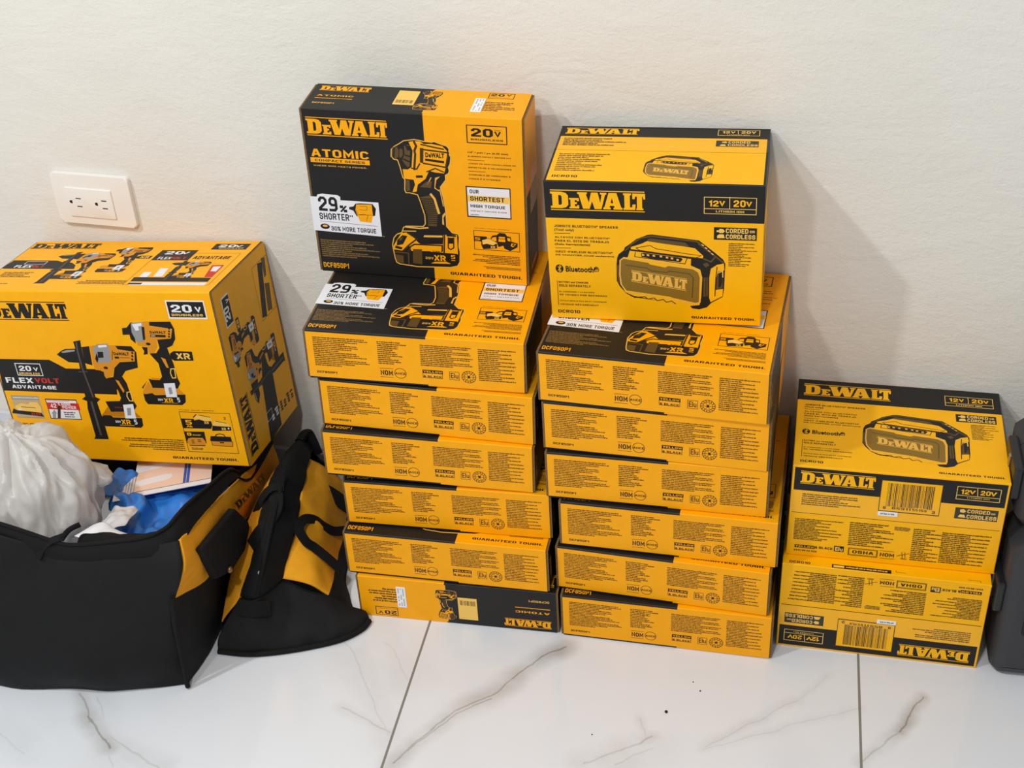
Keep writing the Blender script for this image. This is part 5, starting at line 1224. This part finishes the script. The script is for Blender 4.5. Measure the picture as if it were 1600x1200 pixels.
# --- open bag in front
bag = bpy.data.objects.new('tool_bag', None); COL.objects.link(bag)
tag(bag, 'open black tool bag with yellow side, stuffed with gloves and a plastic bag', 'tool bag', 'tool bags')
RIM = [(-1.10, -.535, .275), (-.969, -.55, .256), (-.926, -.552, .245), (-.897, -.55, .233), (-.871, -.55, .230), (-.808, -.55, .243), (-.767, -.54, .247), (-.749, -.52, .248), (-.742, -.50, .252), (-.738, -.475, .251), (-.742, -.412, .226), (-.745, -.327, .194), (-.752, -.27, .150), (-.76, -.14, .125)]
fr = [
 [(-1.10, -.600, .002), (-.98, -.602, .002), (-.87, -.592, .002), (-.80, -.581, .002), (-.751, -.566, .002)],
 [(-1.11, -.606, .05), (-.98, -.612, .05), (-.87, -.602, .05), (-.80, -.588, .05), (-.750, -.562, .05)],
 [(-1.11, -.594, .13), (-.98, -.598, .13), (-.87, -.590, .13), (-.80, -.580, .13), (-.748, -.562, .13)],
 [(-1.11, -.562, .215), (-.98, -.572, .205), (-.88, -.572, .190), (-.80, -.570, .195), (-.722, -.556, .205)],
 [(-1.105, -.542, .262), (-.969, -.557, .246), (-.877, -.558, .220), (-.80, -.556, .233), (-.727, -.535, .242)],
]
cloth('front_panel', fr, 8, [nylon], lambda i, j: 0, bag, .003, .012, 7, 1)
rt = [
 [(-.751, -.566, .002), (-.743, -.49, .002), (-.745, -.40, .002), (-.742, -.30, .002), (-.747, -.20, .002), (-.752, -.135, .002)],
 [(-.749, -.560, .07), (-.741, -.49, .06), (-.744, -.40, .055), (-.744, -.30, .05), (-.742, -.20, .05), (-.752, -.135, .04)],
 [(-.745, -.560, .158), (-.734, -.484, .124), (-.741, -.39, .105), (-.742, -.29, .085), (-.744, -.20, .07), (-.754, -.135, .06)],
 [(-.720, -.553, .207), (-.720, -.495, .190), (-.729, -.40, .168), (-.738, -.285, .120), (-.748, -.20, .095), (-.756, -.135, .085)],
 [(-.727, -.534, .242), (-.731, -.485, .224), (-.733, -.41, .203), (-.742, -.300, .160), (-.752, -.20, .118), (-.758, -.14, .11)],
]
cloth('side_panel', rt, 8, [nylon, nylon_y], lambda i, j: 1 if j >= 2 else 0, bag, .003, .0025, 16, 2)['label'] = 'yellow side panel with black lower band'
bk = [[(-.752, -.135, .002), (-.93, -.13, .002), (-1.10, -.125, .002)], [(-.754, -.135, .06), (-.93, -.13, .06), (-1.10, -.125, .06)], [(-.758, -.14, .11), (-.93, -.135, .108), (-1.10, -.13, .105)]]
cloth('rear_panel', bk, 6, [nylon], lambda i, j: 0, bag, .003, .002, 14, 3)
lf = [[(-1.10, -.600, .002), (-1.115, -.45, .002), (-1.115, -.28, .002), (-1.10, -.125, .002)], [(-1.11, -.60, .12), (-1.125, -.45, .1), (-1.125, -.28, .07), (-1.11, -.125, .06)], [(-1.105, -.542, .262), (-1.125, -.45, .215), (-1.125, -.30, .112), (-1.10, -.13, .105)]]
cloth('side_panel', [r_[::-1] for r_ in lf], 6, [nylon, nylon_y], lambda i, j: 1 if j >= 1 else 0, bag, .003, .003, 14, 4)
# zipper tape round the mouth, standing up from the panels, and the zipper teeth on its edge
def offs(p, k):
    return p
lowr = [(-1.105, -.540, .255), (-.969, -.557, .236), (-.926, -.560, .224), (-.897, -.560, .212), (-.871, -.560, .209), (-.808, -.559, .222), (-.758, -.551, .226), (-.735, -.537, .229), (-.728, -.515, .229), (-.728, -.485, .227), (-.731, -.415, .208), (-.738, -.322, .176), (-.742, -.265, .130), (-.754, -.14, .105)]
midr = [tuple((a + b) / 2 for a, b in zip(p, q)) for p, q in zip(lowr, RIM)]
midr = [(x - .002 * 0, y - .003, z + .002) for x, y, z in midr]
cloth('zipper_tape', [lowr, midr, RIM], 5, [tape_b], lambda i, j: 0, bag, .002, .001, 25, 5)
tube('zipper', [(x, y, z + .0012) for x, y, z in RIM], .0028, tape_b, bag)
tube('piping', [(-.748, -.568, .004), (-.747, -.566, .06), (-.746, -.564, .12), (-.741, -.562, .165)], .0035, tape_b, bag)
# a slack inner fold of the mouth below the glove pack, with the zipper slider at its end
fold = [[(-.875, -.546, .214), (-.84, -.537, .218), (-.80, -.532, .226), (-.765, -.518, .232)], [(-.872, -.530, .228), (-.84, -.520, .226), (-.80, -.510, .222), (-.770, -.495, .220)], [(-.868, -.512, .218), (-.84, -.500, .212), (-.80, -.488, .204), (-.775, -.475, .198)]]
cloth('mouth_fold', fold, 8, [tape_b], lambda i, j: 0, bag, .003, .004, 30, 7)
tube('zipper_slider', [(-.888, -.548, .236), (-.878, -.540, .247), (-.866, -.530, .250)], .0045, tape_b, bag, flat=.55)
ribbon('pull_cord', [(-.884, -.545, .240), (-.900, -.552, .236), (-.912, -.558, .226), (-.918, -.564, .214)], .009, .003, (0, -.6, .8), tape_b, bag)
# pocket pad sewn on the side, with a rivet
pad = PADPTS
bm = bmesh.new(); va = [bm.verts.new((x + .006, y, z)) for x, y, z in pad]; vb = [bm.verts.new((x - .006, y, z)) for x, y, z in pad]; nn = len(pad)
bm.faces.new(va); bm.faces.new(list(reversed(vb)))
for i in range(nn): bm.faces.new((va[i], vb[i], vb[(i + 1) % nn], va[(i + 1) % nn]))
bmesh.ops.recalc_face_normals(bm, faces=bm.faces)
bmesh.ops.bevel(bm, geom=list(bm.edges), offset=.003, segments=2, affect='EDGES', profile=.5)
finish(bm, 'side_pocket', tape_b, bag, math.radians(40))['label'] = 'black webbing pocket on the yellow side'
bm = bmesh.new(); bmesh.ops.create_uvsphere(bm, u_segments=16, v_segments=8, radius=.005)
rv = finish(bm, 'rivet', mat('rivet_brass', rgb(140, 110, 60), .35, .5, metal=.9), bag, math.radians(60)); rv.location = RIVET; rv['label'] = 'brass rivet'
lg = Ink(); lg.logo('K', 1, [(0, 0), (100, 0), (100, 30), (0, 30)])
mesh_from_ink('maker_logo', lg, frame_of(*BAGLOGO, .1, .03, .0035), bag)['label'] = 'black maker lettering on yellow canvas'

# --- closed bag lying beside it
b2 = bpy.data.objects.new('tool_bag', None); COL.objects.link(b2)
tag(b2, 'closed half flat black and yellow tool bag between open bag and boxes', 'tool bag', 'tool bags')
A_l = [(-.703, -.448, .066), (-.694, -.41, .100), (-.695, -.36, .130), (-.702, -.29, .143), (-.708, -.21, .134), (-.712, -.145, .10)]
RG = [(-.680, -.452, .070), (-.674, -.41, .118), (-.674, -.36, .146), (-.681, -.29, .156), (-.693, -.20, .150), (-.699, -.145, .112)]
B_r = [(-.655, -.410, .072), (-.653, -.39, .088), (-.651, -.34, .119), (-.662, -.27, .128), (-.677, -.195, .124), (-.688, -.145, .095)]
cloth('top_band', [A_l, RG, B_r], 8, [tape_b], lambda i, j: 0, b2, .003, .006, 22, 11)['label'] = 'black top band with zipper'
yl = [(-.594, -.398, .036), (-.600, -.335, .036), (-.612, -.25, .036), (-.628, -.165, .036)]
B4 = [B_r[0], B_r[2], B_r[3], B_r[4]]
mid = [tuple((a + b) / 2 + k for a, b, k in zip(p, q, (.006, -.002, .008))) for p, q in zip(B4, yl)]
cloth('side_panel', [[(-.560, -.392, .001), (-.590, -.33, .001), (-.602, -.25, .001), (-.618, -.165, .001)], yl, mid, B4], 8, [nylon, nylon_y], lambda i, j: 1 if j >= 1 else 0, b2, .003, .004, 18, 12)['label'] = 'yellow side panel with black lower band'
lo_l = [(-.7335, -.470, .002), (-.7335, -.41, .002), (-.7335, -.36, .002), (-.732, -.29, .002), (-.730, -.21, .002), (-.729, -.145, .002)]
mid_l = [(-.7335, -.463, .028), (-.7335, -.41, .070), (-.7335, -.36, .090), (-.732, -.29, .100), (-.730, -.21, .095), (-.729, -.145, .07)]
cloth('side_panel', [r_[::-1] for r_ in (lo_l, mid_l, A_l)], 8, [nylon, nylon_y], lambda i, j: 1 if j >= 1 else 0, b2, .002, .0012, 18, 13)['label'] = 'yellow side panel with black lower band'
fp = [
 [(-.730, -.497, .002), (-.690, -.497, .002), (-.655, -.490, .002), (-.610, -.474, .002), (-.565, -.452, .002), (-.540, -.428, .002), (-.533, -.408, .002)],
 [(-.727, -.489, .03), (-.690, -.489, .03), (-.655, -.478, .03), (-.610, -.458, .026), (-.568, -.432, .022), (-.548, -.414, .016), (-.541, -.4, .012)],
 [(-.704, -.450, .066), (-.680, -.455, .070), (-.655, -.412, .071), (-.622, -.408, .052), (-.594, -.400, .036), (-.574, -.396, .024), (-.560, -.394, .010)],
]
cloth('front_panel', fp, 8, [nylon], lambda i, j: 0, b2, .003, .005, 20, 14)
tube('piping', [(x, y - .001, .0045) for x, y, z in fp[0]], .0042, tape_b, b2)
rp = [[(-.729, -.145, .002), (-.68, -.143, .002), (-.618, -.165, .002)], [(-.722, -.145, .05), (-.69, -.143, .05), (-.628, -.165, .036)], [(-.712, -.145, .10), (-.699, -.145, .112), (-.688, -.145, .095)]]
cloth('rear_panel', rp, 6, [nylon], lambda i, j: 0, b2, .003, .002, 20, 15)
tube('zipper', [(x + .003, y, z + .004) for x, y, z in RG[:4]], .0035, tape_b, b2)
tube('zipper_slider', [(-.681, -.4495, .078), (-.679, -.440, .090), (-.676, -.430, .101)], .003, pull_m, b2, flat=.6)['label'] = 'metal zipper slider'
ribbon('end_tab', [(-.702, -.466, .063), (-.68, -.467, .062), (-.660, -.455, .056)], .022, .004, (0, -.75, .66), tape_b, b2)
ribbon('carry_strap', STRAP_A, .024, .003, (.62, -.2, .76), tape_b, b2)
ribbon('carry_strap', STRAP_B, .0145, .003, (.62, -.2, .76), tape_b, b2)
ribbon('zipper_flap', [(-.701, -.392, .112), (-.691, -.386, .128), (-.679, -.372, .140), (-.672, -.352, .150), (-.677, -.330, .158)], .022, .003, (-.25, -.45, .86), tape_b, b2)
ribbon('zipper_flap', [(-.716, -.33, .118), (-.702, -.325, .146), (-.688, -.318, .160), (-.672, -.312, .158)], .013, .003, (-.2, -.4, .9), tape_b, b2)
tube('buckle', [(-.700, -.165, .13), (-.694, -.150, .135), (-.688, -.150, .122), (-.682, -.152, .1)], .014, tape_b, b2, flat=.5)

# --- things inside the open bag
def plastic_mat():
    m = bpy.data.materials.new('thin_white_plastic'); m.use_nodes = True; nt = m.node_tree; b = nt.nodes['Principled BSDF']; ou = nt.nodes['Material Output']
    b.inputs['Base Color'].default_value = rgb(242, 240, 238); b.inputs['Roughness'].default_value = .28; b.inputs['Specular IOR Level'].default_value = .5
    tl = nt.nodes.new('ShaderNodeBsdfTranslucent'); tl.inputs['Color'].default_value = rgb(240, 237, 233)
    tp = nt.nodes.new('ShaderNodeBsdfTransparent'); m1 = nt.nodes.new('ShaderNodeMixShader'); m2 = nt.nodes.new('ShaderNodeMixShader')
    m1.inputs[0].default_value = .42; m2.inputs[0].default_value = .10
    nt.links.new(b.outputs[0], m1.inputs[1]); nt.links.new(tl.outputs[0], m1.inputs[2]); nt.links.new(m1.outputs[0], m2.inputs[1]); nt.links.new(tp.outputs[0], m2.inputs[2]); nt.links.new(m2.outputs[0], ou.inputs[0])
    return m
pm = plastic_mat()
def crumple(bm, c, r, seed, freq, amp, squash=(1, 1, 1), sub=6):
    s = bmesh.ops.create_icosphere(bm, subdivisions=sub, radius=1)['verts']
    for v in s:
        d = v.co.normalized(); th = math.atan2(d.y, d.x)
        q = Vector((math.cos(th) * freq, math.sin(th) * freq, d.z * freq * .45)) + Vector((seed, 0, 0))
        f = (1 - abs(noise.noise(q)) * 2) * .6 + (1 - abs(noise.noise(q * 2.1 + Vector((3, 1, 4)))) * 2) * .35 + (1 - abs(noise.noise(q * 4.3 + Vector((8, 2, 6)))) * 2) * .07 + noise.noise(d * 2 + Vector((seed, 9, 0))) * .9
        w = 1 + amp * f
        v.co = Vector((c[0] + d.x * r[0] * w, c[1] + d.y * r[1] * w, c[2] + d.z * r[2] * w))
bm = bmesh.new()
crumple(bm, (-1.010, -.425, .190), (.094, .082, .108), 2.2, 3.4, .17)
crumple(bm, (-.950, -.372, .200), (.040, .024, .017), 5.0, 2.5, .2, sub=4)
crumple(bm, (-.950, -.445, .165), (.030, .045, .050), 7.7, 2.2, .18, sub=5)
pb = finish(bm, 'plastic_bag', pm, None, math.radians(75)); tag(pb, 'crumpled white plastic shopping bag in the mouth of the open bag', 'plastic bag')
bm = bmesh.new(); crumple(bm, (-.922, -.432, .188), (.012, .015, .020), 1.0, 2, .15, sub=4)
br = finish(bm, 'snack_packet', mat('brown_packet', rgb(150, 72, 44), .4, .4, .2, 120), None, math.radians(70)); tag(br, 'reddish brown packet showing through the white plastic bag', 'packet')

pack = bpy.data.objects.new('glove_pack', None); COL.objects.link(pack); tag(pack, 'torn clear pack of blue gloves with a peach label card', 'glove pack')
blue = mat('blue_nitrile', rgb(46, 122, 208), .38, .5, .12, 30)
gl = []
for v_ in range(9):
    row = []; y0 = -.498 + v_ * .0275; xa = -.888 if y0 < -.40 else (-.905 if y0 < -.36 else -.94); xb = -.768
    for u_ in range(12):
        x = xa + (xb - xa) * u_ / 11; y = y0 + (u_ - 6) * .002
        e = -.035 if u_ in (0, 11) or v_ == 0 else 0
        row.append((x, y, .141 + .010 * noise.noise(Vector((u_ * .7, v_ * .9, 3))) + ((.012 if u_ < 4 and v_ < 7 else -.010) if y0 > -.39 else .004) + e - max(0, v_ - 7) * .006))
    gl.append(row)
cloth('gloves', gl, 6, [blue], lambda i, j: 0, pack, .004, .013, 24, 21)['label'] = 'blue disposable gloves'
gl2 = [[(-.962 + u_ * .0155, -.350 + v_ * .020, .149 + .006 * noise.noise(Vector((u_, v_, 8))) - (.03 if u_ in (0, 4) else 0)) for u_ in range(5)] for v_ in range(4)]
cloth('gloves', gl2, 6, [blue], lambda i, j: 0, pack, .003, .006, 40, 22)['label'] = 'blue disposable gloves'
card = Ink()
card.rect('W', 0, 0, 0, 138, 100)
M['peach'] = mat('ink_peach', rgb(238, 206, 186), .4, .4); M['blueink'] = mat('ink_blue', rgb(58, 92, 172), .4, .4); MIDX += ['peach', 'blueink']
card.poly('peach', 1, [(0, 9), (138, 9), (138, 100), (0, 100)])
card.poly('W', 2, [(0, 18), (58, 22), (68, 26), (66, 32), (56, 34), (0, 30)]); card.poly('W', 2, [(0, 46), (60, 50), (70, 53), (66, 58), (0, 58)])
card.rect('blueink', 2, 88, 9, 99, 100); card.line('peach', 3, [(93.5, 9), (93.5, 100)], .8); card.line('K', 2, [(2, 8.4), (138, 8.4)], .8)
BL, BR, TL = CARD
Fm = frame_of(BL, BR, TL, .112, .070, .0)
def slab_from_ink(name, ink, Fm, w, h, t, base, parent):
    o = mesh_from_ink(name, ink, Fm, parent); me = o.data; n = len(me.vertices)
    vs = [v.co.copy() for v in me.vertices]; fs = [tuple(p.vertices) for p in me.polygons]; mi = [p.material_index for p in me.polygons]
    c = [Fm @ Vector(q) for q in ((0, 0, 0), (w, 0, 0), (w, h, 0), (0, h, 0), (0, 0, -t), (w, 0, -t), (w, h, -t), (0, h, -t))]
    fs += [tuple(n + i for i in f) for f in ((0, 1, 2, 3), (7, 6, 5, 4), (0, 4, 5, 1), (1, 5, 6, 2), (2, 6, 7, 3), (3, 7, 4, 0))]; mi += [MIDX.index(base)] * 6
    m2 = bpy.data.meshes.new(name); m2.from_pydata([tuple(v) for v in vs + c], [], fs); m2.polygons.foreach_set('material_index', mi)
    for k in MIDX: m2.materials.append(M[k])
    o.data = m2; bpy.data.meshes.remove(me); return o
slab_from_ink('label_card', card, Fm, .138, .100, .001, 'W', pack)['label'] = 'peach label card with white fingers and a blue stripe'
# printed clear wrapper left of the card
M['film'] = mat('printed_clear_film', rgb(214, 214, 218), .2, .5); MIDX.append('film')
wr_ = Ink(); 
for k in range(4):
    wr_.frame('G2', 1, 6, 6 + k * 16, 17, 18 + k * 16, .7); wr_.rect('W', 1, 7.5, 7.5 + k * 16, 15.5, 16.5 + k * 16); wr_.greek('G2', 2, 8, 9 + k * 16, 15, 16 + k * 16, 2, 'L', .2, 0)
for k in range(3): wr_.greek('blueink', 1, 20 + k * 5, 4, 23.5 + k * 5, 68, 26, 'L', .3, 0)
u = (Vector(BR) - Vector(BL)).normalized(); v = (Vector(TL) - Vector(BL)).normalized()
B0 = Vector(BL) - u * .026 - v * .006
slab_from_ink('wrapper', wr_, frame_of(B0 + Vector((0, 0, .0025)), B0 + u * .028 + Vector((0, 0, .0025)), B0 + v * .072 + Vector((0, 0, .0015)), .036, .072, .0), .036, .072, .0006, 'film', pack)['label'] = 'clear printed wrapper'
film = [[(-.898, -.452, .176), (-.886, -.462, .182), (-.868, -.462, .186), (-.852, -.452, .182)], [(-.897, -.425, .172), (-.884, -.43, .180), (-.870, -.425, .180), (-.857, -.42, .174)], [(-.896, -.398, .166), (-.884, -.400, .172), (-.872, -.397, .170), (-.860, -.392, .164)]]
cloth('torn_film', film, 8, [M['film']], lambda i, j: 0, pack, .0006, .006, 45, 23)['label'] = 'torn clear wrapper'
paper = [[(-.905, -.494, .196), (-.880, -.502, .200), (-.840, -.500, .202), (-.822, -.491, .198)], [(-.900, -.476, .192), (-.880, -.478, .198), (-.846, -.482, .197), (-.830, -.477, .192)], [(-.893, -.461, .189), (-.878, -.460, .194), (-.860, -.465, .190), (-.846, -.468, .186)]]
po = cloth('paper_sheet', paper, 8, [mat('white_paper', rgb(236, 236, 240), .6, .3)], lambda i, j: 0, None, .0008, .002, 20, 24); tag(po, 'folded white paper lying in front of the blue gloves', 'paper')
